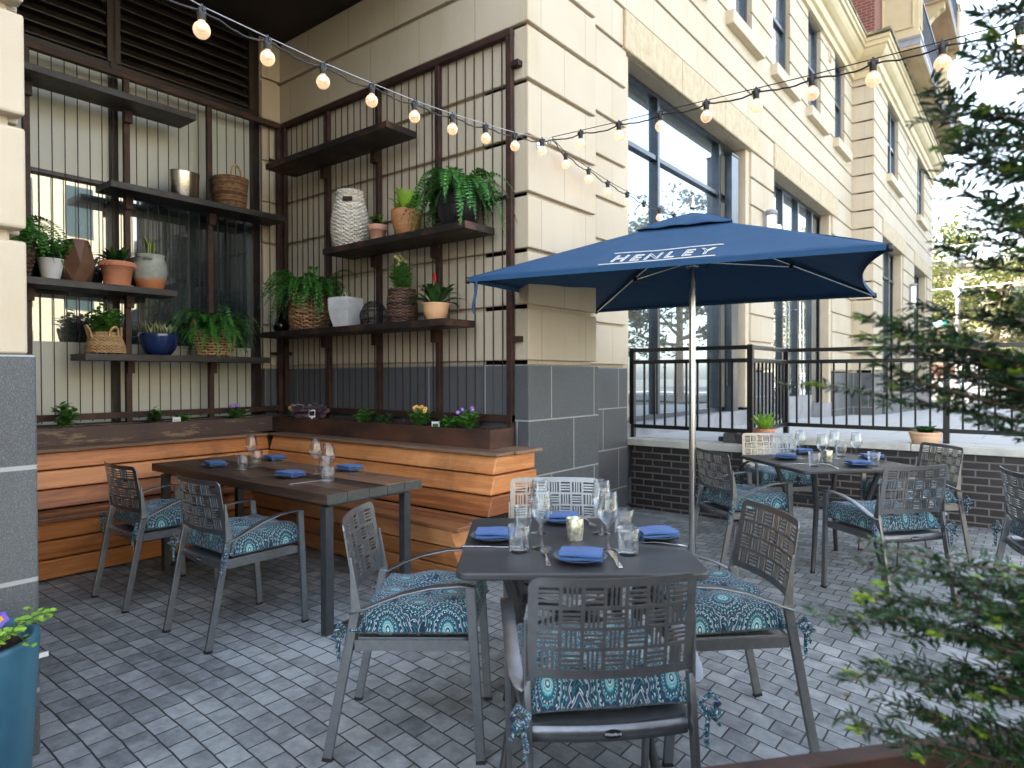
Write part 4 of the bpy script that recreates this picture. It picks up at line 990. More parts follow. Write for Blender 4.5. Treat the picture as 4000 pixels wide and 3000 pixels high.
cut('fork', 'right', (-1.134, 5.0), (-1.02, 4.82), 'fork at the front corner of the brick wall table')
cut('knife', 'right', (-1.262, 4.97), (-1.393, 4.836), 'knife by the left plate of the brick wall table')
cut('fork', 'right', (-.87, 5.43), (-.75, 5.33), 'fork beyond the right plate of the brick wall table')

# ------------------------------------------------------------------ umbrella
UL, UR, UFR, UFL, UC = V((-2.8385,3.141,2.0)), V((-.544,3.62,2.0)), V((-.959,5.71,2.0)), V((-3.263,5.431,2.0)), V((-1.9015,4.4755,2.49))
base = V((UC.x, UC.y, 0)); u = thing('patio_umbrella', 'square navy canvas umbrella with white outlined lettering on a steel pole', 'umbrella', base)
C4 = [UL, UR, UFR, UFL]; bows = [.018, .10, .02, .03]
def canopy_pt(i, s_, t_):
    a, b = C4[i]-base, C4[(i+1) % 4]-base; ap = UC-base
    mid = (a+b)/2; inw = (V((0,0,mid.z))-mid); inw.z = 0; inw.normalize()
    e = a.lerp(b, s_) + inw*(bows[i]*4*s_*(1-s_)) + V((0,0,.25*bows[i]*4*s_*(1-s_)))
    p = e.lerp(ap, t_)
    sag = 4*s_*(1-s_)*sin(PI*min(1, t_*1.05))*.030*(1-t_)
    return p - V((0,0,sag)) + V((0,0,.0035*sin(s_*23+i*2)*sin(t_*9)*(1-t_)))
mb = MB()
for i in range(4): mb.sheet(lambda a, b: canopy_pt(i, a, b*.995), 28, 20)
mb.build('canopy', M['canvas'], u, solid=.004)
mb = MB()
for i in range(4):
    def vt(a, b):
        p = canopy_pt(i, a, .74); q = V((UC.x, UC.y, 2.515))-base; p = p + (p-V((0,0,p.z)))*.05; r = p.lerp(q, b*.99)
        return r + V((0,0,.010 + .012*4*a*(1-a)*(1-b) + .010*sin(PI*b) + .004*sin(a*19+i)*(1-b)))
    mb.sheet(vt, 14, 8)
mb.build('vent', M['canvas'], u, solid=.004)
mb = MB()
for i in range(4):      # hem along every edge
    for k in range(24):
        p, q = canopy_pt(i, k/24, 0), canopy_pt(i, (k+1)/24, 0); d = V((0,0,.028)); mb.add([p, q, q-d, p-d], [(0,1,2,3)])
mb.build('hem', M['canvas'], u, solid=.003)
mb = MB(); mb.tube([(0,0,0), (0,0,2.5)], .0235, 24); mb.build('pole', M['brushed'], u)
mb = MB(); mb.lathe([(0,2.135),(.042,2.135),(.045,2.142),(.045,2.15),(.040,2.152),(.040,2.21),(.0,2.212)], 20); mb.build('runner', M['black'], u)
mb = MB(); mb.lathe([(.0405,2.137),(.0465,2.139),(.0465,2.149),(.0405,2.151)], 24); mb.build('ring', M['steel'], u)
mb = MB(); mb.lathe([(0,2.42),(.045,2.42),(.045,2.47),(0,2.475)], 20); mb.build('hub', M['black'], u)
mb = MB(); mb.lathe([(0,2.545),(.020,2.55),(.022,2.565),(.012,2.60),(.0085,2.63),(.0085,2.655),(.013,2.66),(.017,2.672),(.013,2.685),(0,2.69)], 16); mb.build('finial', M['brushed'], u)
for c in C4:
    c = c-base; top = V((0,0,2.44)); d = V((0,0,-.022))
    mb = MB(); mb.tube([top+c.normalized()*.0+d, c+d+(top-c)*.015], .0085, 8); rb = mb.build('rib', M['steel'], u)
    j = top.lerp(c, .52)+d*1.6
    mb = MB(); mb.tube([V((0,0,2.18)), j], .0075, 8); mb.build('strut', M['steel'], u)
    mb = MB(); mb.box(j.x-.016, j.x+.016, j.y-.016, j.y+.016, j.z-.018, j.z+.024); mb.build('joint', M['black'], rb, bevel=.003)
    mb = MB(); mb.M = Matrix.Translation(c+d*.8); mb.lathe([(0,-.02),(.014,-.02),(.016,0),(.012,.02),(0,.022)], 10); mb.build('rib_cap', M['black'], rb)
mb = MB(); c = UL-base; mb.tube([c+V((.06,.02,-.02)), c+V((.05,.02,-.10)), c+V((.03,.015,-.18)), c+V((.035,.02,-.23))], .008, 6); mb.build('tie_strap', M['canvas'], u)
mb = MB(); mb.tube([(.045,0,2.145), (.085,.03,2.12), (.10,.05,2.16), (.09,.055,2.21)], .003, 6); mb.build('cord', M['cordm'], u)
# lettering printed on the street-side panel
def on_panel(s_m, t_m, lift=.006):
    a, b = UL-base, UR-base; Lh = (b-a).length; e = s_m/Lh
    ap = UC-base; hgt = ((a.lerp(b, .5))-ap).length; tt = t_m/hgt
    k = (e - .5*tt)/(1-tt) if tt < .99 else .5
    p = canopy_pt(0, k, tt); nrm = (b-a).cross(ap-a).normalized(); return p + nrm*lift
for i, ch in enumerate('HENLEY'):
    vs, fs = text_shape(ch, .245, outline=.0042)
    mb = MB(); sx = .949+i*.1005
    mb.add([on_panel(sx+x*.50, .098+y*.97, .007+z*.6) for x, y, z in vs], fs, False); mb.build('letter', M['ink'], u)
for tt, s0, s1 in ((.335, .868, 1.522), (.026, .86, 1.525)):
    mb = MB(); mb.tube([on_panel(s0+(s1-s0)*k/16, tt, .008) for k in range(17)], .0036, 6); mb.build('printed_line', M['ink'], u)

# ------------------------------------------------------------------ string lights
def bulb_part(par, p, s_=1.0):
    p = V(p); mb = MB(); mb.M = Matrix.Translation(p)
    mb.lathe([(0,.012),(.012,.012),(.0165,.004),(.0175,-.012),(.0155,-.016),(.0155,-.034),(.0135,-.037),(0,-.037)], 14)
    mb.box(-.022, .022, -.006, .006, -.006, .010); mb.box(-.004, .004, -.004, .004, .010, .026)
    so = mb.build('bulb', M['black'], par)
    mb = MB(); mb.M = Matrix.Translation(p)
    pr = [(.0125,-.035),(.0135,-.040)] + [(.0315*sin(a), -.0725-.0325*cos(a)) for a in [PI*(.84-.84*k/11) for k in range(12)]]
    mb.lathe(pr, 20); g = mb.build('globe', M['globe'], so)
    mb = MB(); mb.M = Matrix.Translation(p); mb.lathe([(0,-.047),(.0075,-.049),(.010,-.055),(.0085,-.063),(0,-.066)], 10); mb.build('filament', M['filament'], so)
def strand(label, pts, start, end, wire):
    t = thing('string_light', label, 'string lights', group='festoon light strands')
    al = [V(start)] + [V(p) for p in pts] + [V(end)]; rd = random.Random(len(pts)*3)
    mb = MB(); mb.tube([p+V((0,0,.018)) for p in al], .0026, 6); mb.build('support_cable', M[wire], t)
    path = []
    for a, b in zip(al, al[1:]):
        L = (b-a).length; w = V((b.y-a.y, a.x-b.x, 0)).normalized()
        for k in range(10):
            f = k/10; path.append(a.lerp(b, f) + V((0,0,-.05*L*4*f*(1-f)*rd.uniform(.85, 1.15))) + w*(.012*sin(2*PI*f)*rd.choice((1,1,.4))))
    path.append(al[-1]); mb = MB(); mb.tube(path, .0042, 6); mb.build('power_cord', M['cordm'], t)
    for p in pts: bulb_part(t, p)
    return t
J = (-2.733, 3.933, 3.075)
strand('festoon lights running from the nook ceiling to the corner pier', [(-2.479,1.249,2.757),(-2.584,1.587,2.809),(-2.625,1.899,2.827),(-2.666,2.224,2.855),(-2.678,2.533,2.87),(-2.68,2.837,2.891),(-2.69,3.149,2.926),(-2.702,3.459,2.966),(-2.706,3.775,3.015),(-2.729,3.90,3.058)][:9] + [], (-2.20,.35,2.70), J, 'cable')
strand('festoon lights running from the corner pier overhead to the upper right', [(-2.43,3.84,3.026),(-2.077,3.736,2.97),(-1.75,3.649,2.926),(-1.434,3.566,2.882),(-1.134,3.484,2.839),(-.841,3.397,2.795),(-.563,3.297,2.75),(-.295,3.189,2.701),(-.044,3.081,2.654)], J, (1.2,2.6,2.50), 'cordm')
strand('festoon lights running from the corner pier down behind the umbrella top', [(-2.777,4.178,3.037),(-2.758,4.473,2.991),(-2.75,4.758,2.954),(-2.731,5.054,2.928),(-2.721,5.341,2.904),(-2.712,5.629,2.90),(-2.699,5.92,2.904)], J, (-3.28,9.98,3.25), 'cordm')
t = thing('wall_hook', 'small metal eye hook in the corner pier holding the light strands', 'hook', (-2.85, 3.93, 3.06))
mb = MB(); mb.tube([(0,0,0), (.07,0,.002)], .006, 8); mb.tube([(.09+.02*cos(k*PI/6), 0, .02*sin(k*PI/6)) for k in range(13)], .004, 6); mb.box(0, .004, -.02, .02, -.02, .02); mb.build('eye', M['steel'], t)
# ------------------------------------------------------------------ plants
def frond(mb, p0, az, L, up, droop, pin=.05, n=22, rd=random):
    """one fern frond with paired leaflets"""
    d = V((cos(az), sin(az), 0)); pts = []
    for k in range(n+1):
        f = k/n; pts.append(V(p0) + d*(L*(f*(1-.18*f*droop))) + V((0,0, L*(up*f - (up+droop)*.62*f*f))))
    mb.tube(pts[::2], [.0016]*len(pts[::2]), 4, cap=False)
    side = V((-sin(az), cos(az), 0)); tw = rd.uniform(-.25, .25)
    for k in range(2, n+1):
        f = k/n; t = (pts[k]-pts[k-1]).normalized(); w = pin*(sin(PI*min(1, f*.93+.07))**.7)*(1.08-.35*f)
        nr = side.cross(t)
        for s_ in (-1, 1):
            dd = (side*s_ + t*.35 - nr*(.25+tw*s_)).normalized(); q = pts[k]+t*(.0 if s_ > 0 else L/n*.4)
            a = t; mb.add([q, q+dd*w*.45+a*L/n*.42, q+dd*w, q+dd*w*.45-a*L/n*.42], [(0,1,2,3)], False, rd.random())
def fern(par, z, r, n, L, seed, up=(.5, 1.3), droop=(.5, 1.4), mat='fern', name='fronds', pin=.05, azr=None):
    rd = random.Random(seed); mb = MB()
    for k in range(n):
        az = rd.uniform(0, 2*PI) if not azr else rd.uniform(*azr); q = rd.uniform(0, r)
        frond(mb, (q*cos(az), q*sin(az), z), az+rd.uniform(-.3, .3), L*rd.uniform(.6, 1.1), rd.uniform(*up), rd.uniform(*droop), pin*rd.uniform(.8, 1.15), rd.randint(17, 24), rd)
    return mb.build(name, M[mat], par)
def rosette(par, z, n, L, w, seed, up=(.4, 1.5), droop=.9, mat='green', name='leaves', fold=.25, r0=.01, taper=1.0):
    rd = random.Random(seed); mb = MB()
    for k in range(n):
        az = k*2.39996+rd.uniform(-.2, .2); u = rd.uniform(*up); l = L*rd.uniform(.7, 1.08); d = V((cos(az), sin(az), 0)); pts = []; ws = []
        for j in range(8):
            f = j/7; pts.append(V((0,0,z)) + d*(r0 + l*f*cos(math.atan(u))*(1-.1*f)) + V((0,0,l*(sin(math.atan(u))*f - droop*.42*f*f*f))))
            ws.append(w*(.55+.45*sin(PI*min(1, f*1.1)))*(1 if f < .5 else max(.02, 1-((f-.5)/.5)**2*taper)))
        mb.blade(pts, ws, (-sin(az), cos(az), 0), rd.random(), fold)
    return mb.build(name, M[mat], par)
def bushy(par, z, n, h, spread, leaf, seed, mat='green', name='foliage', stems=True, per=14, wr=.55):
    rd = random.Random(seed); mb = MB(); st = MB()
    for k in range(n):
        az = rd.uniform(0, 2*PI); rr = spread*math.sqrt(rd.random()); hh = h*rd.uniform(.6, 1.05)*(1-.25*rr/spread)
        b = V((rr*.45*cos(az), rr*.45*sin(az), z)); tip = V((rr*cos(az), rr*sin(az), z+hh)); st.tube([b, b.lerp(tip, .5)+V((0,0,h*.08)), tip], .0018, 4, cap=False)
        for j in range(per):
            f = (j+1.5)/(per+1); p = b.lerp(tip, f); a = rd.uniform(0, 2*PI); d = V((cos(a), sin(a), rd.uniform(-.25, .7)))
            mb.leaf(p, d, (rd.uniform(-.4,.4), rd.uniform(-.4,.4), 1), leaf*rd.uniform(.7, 1.15), leaf*wr*rd.uniform(.8, 1.1), rd.random())
    o = mb.build(name, M[mat], par)
    if stems: st.build('stem', M['stem'], par)
    return o
def snakes(par, z, n, h, w, seed, mat='snake', lean=.25, name='leaves', r=.04):
    rd = random.Random(seed); mb = MB()
    for k in range(n):
        az = k*2.4+rd.uniform(-.3,.3); hh = h*rd.uniform(.5, 1.05); q = rd.uniform(.2, 1)*r; b = V((q*cos(az), q*sin(az), z)); d = V((cos(az), sin(az), 0)); le = rd.uniform(.3, 1)*lean
        pts = [b + d*(hh*le*f*f) + V((0,0,hh*f)) for f in [j/6 for j in range(7)]]
        mb.blade(pts, [w*x for x in (.6, .85, 1, .98, .85, .5, .03)], (-sin(az+.5), cos(az+.5), 0), rd.random(), .3)
    return mb.build(name, M[mat], par)
def pot(name, label, cat, loc, prof, mat, n=36, soil=None, wob=None, part='pot', rz=0, bevel=0):
    t = thing(name, label, cat, loc, rz); mb = MB(); mb.lathe(prof, n, wob=wob); mb.build(part, M[mat], t)
    if soil:
        mb = MB(); r, z = soil; mb.sheet(lambda a, b: (r*b*cos(2*PI*a), r*b*sin(2*PI*a), z+random.uniform(-.003, .004)), 20, 5); mb.build('soil', M['soil'], t)
    return t
def weave(par, prof, rows, N, th, mat, amp=None, name='weave', zig=False, sq=1.0, seg=4):
    """horizontal strands going in and out round N stakes"""
    mb = MB(); amp = amp or th*.7; Ls = [0]
    for a, b in zip(prof, prof[1:]): Ls.append(Ls[-1]+math.hypot(b[0]-a[0], b[1]-a[1]))
    def at(f):
        l = f*Ls[-1]
        for i in range(len(prof)-1):
            if l <= Ls[i+1]+1e-9: k = (l-Ls[i])/(Ls[i+1]-Ls[i]); return (prof[i][0]+(prof[i+1][0]-prof[i][0])*k, prof[i][1]+(prof[i+1][1]-prof[i][1])*k)
        return prof[-1]
    for r_ in range(rows):
        f = (r_+.5)/rows; rr, z = at(f); ph = PI*r_; pts = []; m = N*seg
        for k in range(m+1):
            t = 2*PI*k/m; w = rr + amp*sin(N*t/1.0*.5*2/2+ph) ; zz = z + (th*.45*sin(N*t+ph) if zig else random.uniform(-.0008, .0008)); pts.append((w*cos(t)*sq, w*sin(t), zz))
        mb.tube(pts, th, 5, cap=False)
    o = mb.build(name, M[mat], par)
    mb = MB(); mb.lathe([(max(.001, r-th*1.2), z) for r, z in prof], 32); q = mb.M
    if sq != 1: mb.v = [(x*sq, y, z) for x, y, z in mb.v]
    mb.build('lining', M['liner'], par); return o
def loop_handle(par, p, w, h, az, th, mat, name='handle', tilt=0.0):
    mb = MB(); d = V((-sin(az), cos(az), 0)); o = V((cos(az), sin(az), 0)); pts = [V(p)+d*(w*cos(PI*k/12)) + V((0,0,h*sin(PI*k/12)**.8)) + o*(tilt*sin(PI*k/12)) for k in range(13)]
    mb.tube(pts, th, 7); 
    for k in range(12): a = pts[k]; b = pts[k+1]; mb.tube([a+V((0,0,th*.5)), b-V((0,0,th*.2))+o*th*.5], th*.8, 5)
    return mb.build(name, M[mat], par)
LX = -5.775; RY = 3.575
# left trellis, second shelf
t = thing('metal_bucket', 'hammered silver bucket on the shelf beside the wicker basket', 'bucket', (LX, 2.747, 2.906))
mb = MB(); e = lambda p: [(r, z) for r, z in p]
mb.lathe([(0,0),(.105,0),(.110,.006),(.126,.226),(.128,.232),(.122,.232),(.117,.22),(.102,.01),(0,.01)], 40); mb.v = [(x*.72, y, z) for x, y, z in mb.v]; mb.build('bucket', M['hammered'], t)
t = thing('wicker_basket', 'brown wicker basket with one arched handle, right of the silver bucket', 'basket', (LX, 3.165, 2.906))
weave(t, [(.125,.004),(.135,.10),(.145,.20),(.15,.262)], 23, 22, .0062, 'wicker')
mb = MB()
for k in range(44): a = 2*PI*k/44; mb.tube([(.122*cos(a), .122*sin(a), 0), (.134*cos(a), .134*sin(a), .12), (.146*cos(a), .146*sin(a), .262)], .003, 5)
mb.tube([(.15*cos(2*PI*k/40), .15*sin(2*PI*k/40), .268) for k in range(41)], .009, 7); mb.build('rim', M['wicker'], t)
loop_handle(t, (.10, 0, .265), .055, .115, .2, .010, 'seagrass')
# left trellis, third shelf
t = thing('fern_basket', 'fern in a bark basket half hidden behind the end pier', 'potted plant', (LX, 1.50, 2.096))
weave(t, [(.10,.004),(.135,.12),(.135,.22),(.12,.30)], 20, 20, .008, 'darkwick'); fern(t, .29, .08, 70, .46, 5, droop=(.7, 1.6), pin=.06)
t = pot('white_pot', 'tapered white pot of leafy green plant left of the faceted vase', 'potted plant', (LX, 1.748, 2.096), [(0,0),(.052,0),(.056,.004),(.086,.155),(.088,.16),(.084,.16),(.078,.148),(.0,.145)], 'whitepot', soil=(.078,.150))
bushy(t, .15, 40, .19, .12, .06, 8, 'green', per=12)
t = thing('faceted_vase', 'brown faceted angular vase on the shelf between white pot and terracotta', 'vase', (LX, 1.925, 2.096), R(20))
ring = [[(.085*cos(2*PI*k/6), .085*sin(2*PI*k/6), 0) for k in range(6)], [(.125*cos(2*PI*(k+.5)/6), .125*sin(2*PI*(k+.5)/6), .14) for k in range(6)], [(.078*cos(2*PI*k/6), .078*sin(2*PI*k/6), .33) for k in range(6)]]
mb = MB(); vs = ring[0]+ring[1]+ring[2]; fs = [tuple(range(6))[::-1], tuple(range(12, 18))]
for k in range(6):
    n1 = (k+1) % 6; fs += [(k, n1, 6+k), (6+k, n1, 6+n1), (6+k, 12+n1, 12+k), (6+k, 6+n1, 12+n1)]
mb.add(vs, fs); mb.build('body', M['facet'], t, bevel=.003, seg=1)
t = pot('terracotta_pot', 'salmon terracotta pot with rope rim and saucer holding a dark leafy plant', 'potted plant', (LX, 2.205, 2.096), [(0,.014),(.088,.014),(.092,.02),(.114,.150),(.124,.153),(.129,.165),(.128,.19),(.122,.198),(.116,.196),(.112,.18),(0,.178)], 'terra', soil=(.112,.182))
mb = MB(); mb.lathe([(0,0),(.105,0),(.118,.012),(.116,.014),(.10,.006),(0,.006)], 36); mb.build('saucer', M['terra'], t)
mb = MB()
for k in range(26): a = 2*PI*k/26; mb.tube([(.129*cos(a), .129*sin(a), .158), (.1315*cos(a+.1), .1315*sin(a+.1), .174), (.128*cos(a+.2), .128*sin(a+.2), .192)], .0045, 5)
mb.build('rope_rim', M['terra'], t)
rosette(t, .18, 24, .23, .024, 4, up=(.25, 1.6), droop=.5, mat='deep')
t = pot('glazed_urn', 'grey-green urn with bare orange foot holding a few upright leaves', 'potted plant', (LX, 2.458, 2.096), [(0,0),(.088,0),(.094,.006),(.122,.09),(.128,.15),(.122,.215),(.106,.262),(.104,.275),(.112,.285),(.110,.289),(.098,.284),(.092,.26),(0,.25)], 'urn', soil=(.09,.258))
for a in (-.55, 2.5):
    mb = MB(); mb.tube([(.112*cos(a+q), .112*sin(a+q), .252) if i in (0, 4) else (.142*cos(a+q), .142*sin(a+q), .246+.012*(i == 2)) for i, q in enumerate((-.24, -.15, 0, .15, .24))], .010, 8); mb.build('handle', M['urn'], t)
snakes(t, .25, 6, .22, .024, 12, lean=.35)
# left trellis, lowest shelf
t = thing('seagrass_basket', 'small tan basket with two looped handles holding a leafy herb', 'potted plant', (LX, 2.114, 1.555))
weave(t, [(.135,.006),(.132,.06),(.112,.12),(.085,.172)], 15, 26, .0062, 'seagrass', zig=True)
loop_handle(t, (-.0, -.105, .12), .035, .10, -PI/2, .009, 'seagrass', tilt=.03); loop_handle(t, (.105, .02, .14), .035, .07, .2, .009, 'seagrass', tilt=.02); loop_handle(t, (.04, .10, .14), .035, .07, 1.2, .008, 'seagrass')
bushy(t, .15, 40, .24, .13, .065, 18, 'green', per=12)
t = pot('glazed_bowl', 'glossy cobalt blue bowl of striped succulents on the lowest shelf', 'potted plant', (LX, 2.523, 1.555), [(0,0),(.082,0),(.09,.004),(.125,.05),(.148,.11),(.152,.155),(.155,.176),(.150,.182),(.146,.176),(.143,.16),(0,.155)], 'blueglaze', 44, soil=(.142,.16))
for i, (x, y) in enumerate(((-.02, -.06), (.03, .05), (0, .0))):
    o = rosette(t, .16, 20, .15, .015, 30+i, up=(.6, 2.4), droop=.15, mat='agave', name='succulent'); o.location = (x, y, 0)
t = thing('fern_basket', 'spreading fern in an open-weave tan basket on the lowest left shelf', 'potted plant', (LX, 3.005, 1.555))
weave(t, [(.14,.008),(.17,.11),(.195,.222)], 9, 14, .0075, 'seagrass', amp=.008, sq=.72, zig=True)
mb = MB()
for k in range(28): a = 2*PI*k/28; mb.tube([(.138*cos(a)*.72, .138*sin(a), .004), (.17*cos(a+.06)*.72, .17*sin(a+.06), .11), (.197*cos(a)*.72, .197*sin(a), .225)], .005, 5)
mb.tube([(.197*cos(2*PI*k/40)*.72, .197*sin(2*PI*k/40), .226) for k in range(41)], .009, 6); mb.build('rim', M['seagrass'], t)
loop_handle(t, (0, -.19, .22), .045, .085, -PI/2, .009, 'seagrass'); fern(t, .20, .10, 110, .42, 23, up=(.5, 2.0), droop=(.5, 1.6), pin=.048)
# right trellis, second shelf
t = thing('woven_vessel', 'tall bleached woven vessel with a slot near its top', 'basket', (-4.578, RY, 2.459))
prf = [(.118,.006),(.138,.05),(.150,.13),(.150,.21),(.138,.30),(.112,.40),(.100,.45),(.104,.485)]
weave(t, prf, 31, 26, .0098, 'whiteweave', amp=.006, zig=True)
mb = MB(); a0 = math.atan2(-.62, .6)
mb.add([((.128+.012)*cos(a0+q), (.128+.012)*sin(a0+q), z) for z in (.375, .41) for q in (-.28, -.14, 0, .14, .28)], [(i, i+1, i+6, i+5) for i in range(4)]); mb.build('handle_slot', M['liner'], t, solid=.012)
t = pot('clay_pot', 'small pale terracotta pot with a dark curly plant beside the woven vessel', 'potted plant', (-4.224, RY, 2.459), [(0,0),(.054,0),(.057,.003),(.070,.102),(.078,.103),(.0805,.108),(.0825,.144),(.080,.148),(.076,.146),(.072,.12),(0,.118)], 'terra2', soil=(.072,.124))
bushy(t, .12, 10, .10, .05, .05, 44, 'darkleaf', per=9); bushy(t, .14, 6, .12, .03, .06, 45, 'lime', per=6, name='new_leaves', stems=False)
t = pot('orange_pot', 'rounded orange clay pot of bright lime strap leaves', 'potted plant', (-3.875, RY, 2.459), [(0,0),(.072,0),(.078,.004),(.108,.09),(.121,.16),(.123,.212),(.118,.214),(.113,.20),(0,.195)], 'orangepot', soil=(.112,.2))
rosette(t, .19, 22, .30, .030, 50, up=(.3, 2.6), droop=.75, mat='lime')
t = thing('wire_planter', 'large fern in a barrel of fine black wires on the stone wall shelf', 'potted plant', (-3.313, RY, 2.459))
pr = [(.118,.004),(.150,.08),(.160,.15),(.152,.22),(.140,.262)]
mb = MB()
for k in range(84):
    a = 2*PI*k/84; mb.tube([(r*cos(a), r*sin(a), z) for r, z in pr], .0022, 4, cap=False)
for r, z in (pr[0], (.1605,.15), pr[-1]): mb.tube([(r*cos(2*PI*k/40), r*sin(2*PI*k/40), z) for k in range(41)], .004, 5)
mb.build('wire_barrel', M['wire'], t); mb = MB(); mb.lathe([(0,.006),(.105,.006),(.142,.08),(.150,.15),(.142,.22),(.128,.255),(0,.25)], 32); mb.build('pot', M['black'], t)
fern(t, .25, .10, 120, .43, 61, up=(.3, 1.7), droop=(.7, 1.9), pin=.055)
# right trellis, lowest shelf
t = thing('bottle_vase', 'glossy black teardrop bottle vase at the inner end of the shelf', 'vase', (-5.62, RY, 1.791))
mb = MB(); mb.lathe([(0,0),(.045,0),(.062,.015),(.076,.05),(.077,.075),(.066,.105),(.040,.14),(.021,.165),(.014,.19),(.013,.24),(.017,.25),(.012,.25),(.009,.19),(0,.18)], 32); mb.build('bottle', M['blackglass'], t)
t = thing('fern_basket', 'fern in a big round brown rope basket beside the black bottle vase', 'potted plant', (-5.16, RY, 1.791))
weave(t, [(.15,.008),(.170,.08),(.174,.16),(.165,.25),(.155,.31)], 17, 18, .010, 'hyacinth', amp=.011, zig=True)
mb = MB()
for k in range(36): a = 2*PI*k/36; mb.tube([(.15*cos(a), .15*sin(a), .0), (.172*cos(a), .172*sin(a), .12), (.160*cos(a), .160*sin(a), .31)], .0055, 5)
mb.tube([(.158*cos(2*PI*k/40), .158*sin(2*PI*k/40), .315) for k in range(41)], .012, 7); mb.build('rim', M['hyacinth'], t)
loop_handle(t, (-.04, -.15, .31), .06, .10, -PI/2, .012, 'hyacinth'); fern(t, .30, .11, 115, .46, 71, up=(.4, 1.8), droop=(.5, 1.5), pin=.055)
t = thing('square_planter', 'pale grey square tapered planter with one small snake plant', 'potted plant', (-4.64, RY, 1.791), R(12))
mb = MB(); ls = []
for z, h in ((0,.074),(.08,.094),(.16,.105),(.235,.107),(.256,.103)): ls.append([(h*sx, h*sy, z) for sx, sy in ((-1,-1),(1,-1),(1,1),(-1,1))])
ls += [[(.094*sx, .094*sy, .256) for sx, sy in ((-1,-1),(1,-1),(1,1),(-1,1))], [(.09*sx, .09*sy, .225) for sx, sy in ((-1,-1),(1,-1),(1,1),(-1,1))]]
mb.add([p for l in ls for p in l], [(i*4+k, i*4+(k+1) % 4, i*4+4+(k+1) % 4, i*4+4+k) for i in range(len(ls)-1) for k in range(4)] + [(3,2,1,0)]); mb.build('pot', M['concretepot'], t, bevel=.012, seg=3)
mb = MB(); mb.add([(-.09,-.09,.226),(.09,-.09,.226),(.09,.09,.226),(-.09,.09,.226)], [(0,1,2,3)]); mb.build('soil', M['soil'], t)
snakes(t, .22, 5, .13, .022, 81, lean=.3, r=.03)
t = thing('wire_cloche', 'black wire mesh dome standing between white planter and bark basket', 'basket', (-4.272, RY, 1.791))
mb = MB(); pr = [(.10*(1-.0*f)*(1 if f < .5 else math.sqrt(max(0, 1-((f-.5)/.52)**2))*.98+.02)+.015*sin(PI*min(1, f*1.4)), .2*f) for f in [k/14 for k in range(15)]]
for k in range(40): a = 2*PI*k/40; mb.tube([(r*cos(a), r*sin(a), z) for r, z in pr], .0014, 4, cap=False)
rd = random.Random(5)
for k in range(34):
    f = (k+.5)/34; r, z = pr[min(14, int(f*14))]; tl = rd.uniform(-.012, .012); mb.tube([((r+.001)*cos(2*PI*j/32), (r+.001)*sin(2*PI*j/32), z+rd.uniform(-.001, .001)+tl*sin(2*PI*j/32)) for j in range(33)], .0012, 4, cap=False)
mb.build('wire_mesh', M['wire'], t)
t = thing('bark_basket', 'dark bark-strip basket holding a yellow flowering plant', 'potted plant', (-3.931, RY, 1.791))
weave(t, [(.098,.006),(.110,.07),(.114,.15),(.106,.22),(.098,.272)], 24, 16, .0068, 'darkwick', amp=.007, zig=True)
bushy(t, .26, 46, .25, .09, .055, 91, 'green', per=15, wr=.3)
mb = MB(); rd = random.Random(6)
for k in range(16): p = V((rd.uniform(-.05,.03), rd.uniform(-.05,.05), rd.uniform(.44, .52))); [mb.leaf(p, (rd.uniform(-1,1), rd.uniform(-1,1), rd.uniform(.1,1)), (0,0,1), .03, .022) for _ in range(4)]
mb.build('flowers', M['petalc'], t)
t = pot('peach_pot', 'round peach clay pot of a red-flowered bromeliad at the shelf end', 'potted plant', (-3.559, RY, 1.791), [(0,0),(.062,0),(.068,.004),(.092,.06),(.098,.10),(.104,.122),(.108,.13),(.104,.133),(.096,.125),(.092,.11),(0,.108)], 'peach', soil=(.09,.112))
rosette(t, .11, 34, .37, .021, 95, up=(.35, 2.2), droop=1.15, mat='deep')
mb = MB(); mb.tube([(0,0,.12), (.0,-.005,.29)], .004, 6); mb.build('flower_stem', M['stem'], t)
mb = MB(); rd = random.Random(9)
for k in range(6): mb.leaf((0,-.005,.285), (rd.uniform(-.12,.12), rd.uniform(-.12,.12), 1), (1, rd.uniform(-1,1), 0), .085, .018)
for k in range(10): a = k*.63; mb.leaf((-.05,-.05,.215), (cos(a), sin(a), .5), (0,0,1), .05, .025)
mb.build('bracts', M['petalr'], t)

# ------------------------------------------------------------------ small plants in the steel planters
def pansy(mb, mc, p, d, s_, rd):
    p = V(p); d = V(d).normalized(); a = d.orthogonal().normalized(); b = d.cross(a)
    for k in range(5): q = a*cos(k*1.2566+.3)+b*sin(k*1.2566+.3); mb.leaf(p, q+d*.12, d, s_, s_*1.1, rd.random())
    for k in range(5): q = a*cos(k*1.2566+.3)+b*sin(k*1.2566+.3); mc.leaf(p+d*.002, q+d*.12, d, s_*.4, s_*.4, rd.random())
def small_plant(name, label, loc, n, h, sp, leaf, seed, mat='green', flowers=None, wr=.6):
    t = thing(name, label, 'plant', loc); bushy(t, 0, int(n*1.7), h*1.35, sp*1.15, leaf*1.15, seed, mat, per=8, wr=wr)
    if flowers:
        rd = random.Random(seed)
        for k in range(flowers[0]):
            pm, cm = MB(), MB(); a = rd.uniform(0, 2*PI); r = sp*rd.uniform(.3, .9); pansy(pm, cm, (r*cos(a), r*sin(a), h*rd.uniform(1.0, 1.4)), (.6+rd.uniform(-.5,.5), -.6+rd.uniform(-.5,.5), .5), .018, rd)
            g = pm.build('flower', M[flowers[1]], t); cm.build('flower_eye', M[flowers[2]], g)
    return t
PZ = .99
small_plant('bedding_plant', 'small green plant at the pillar end of the scuffed planter', (-5.70, 1.56, PZ), 10, .08, .06, .04, 101)
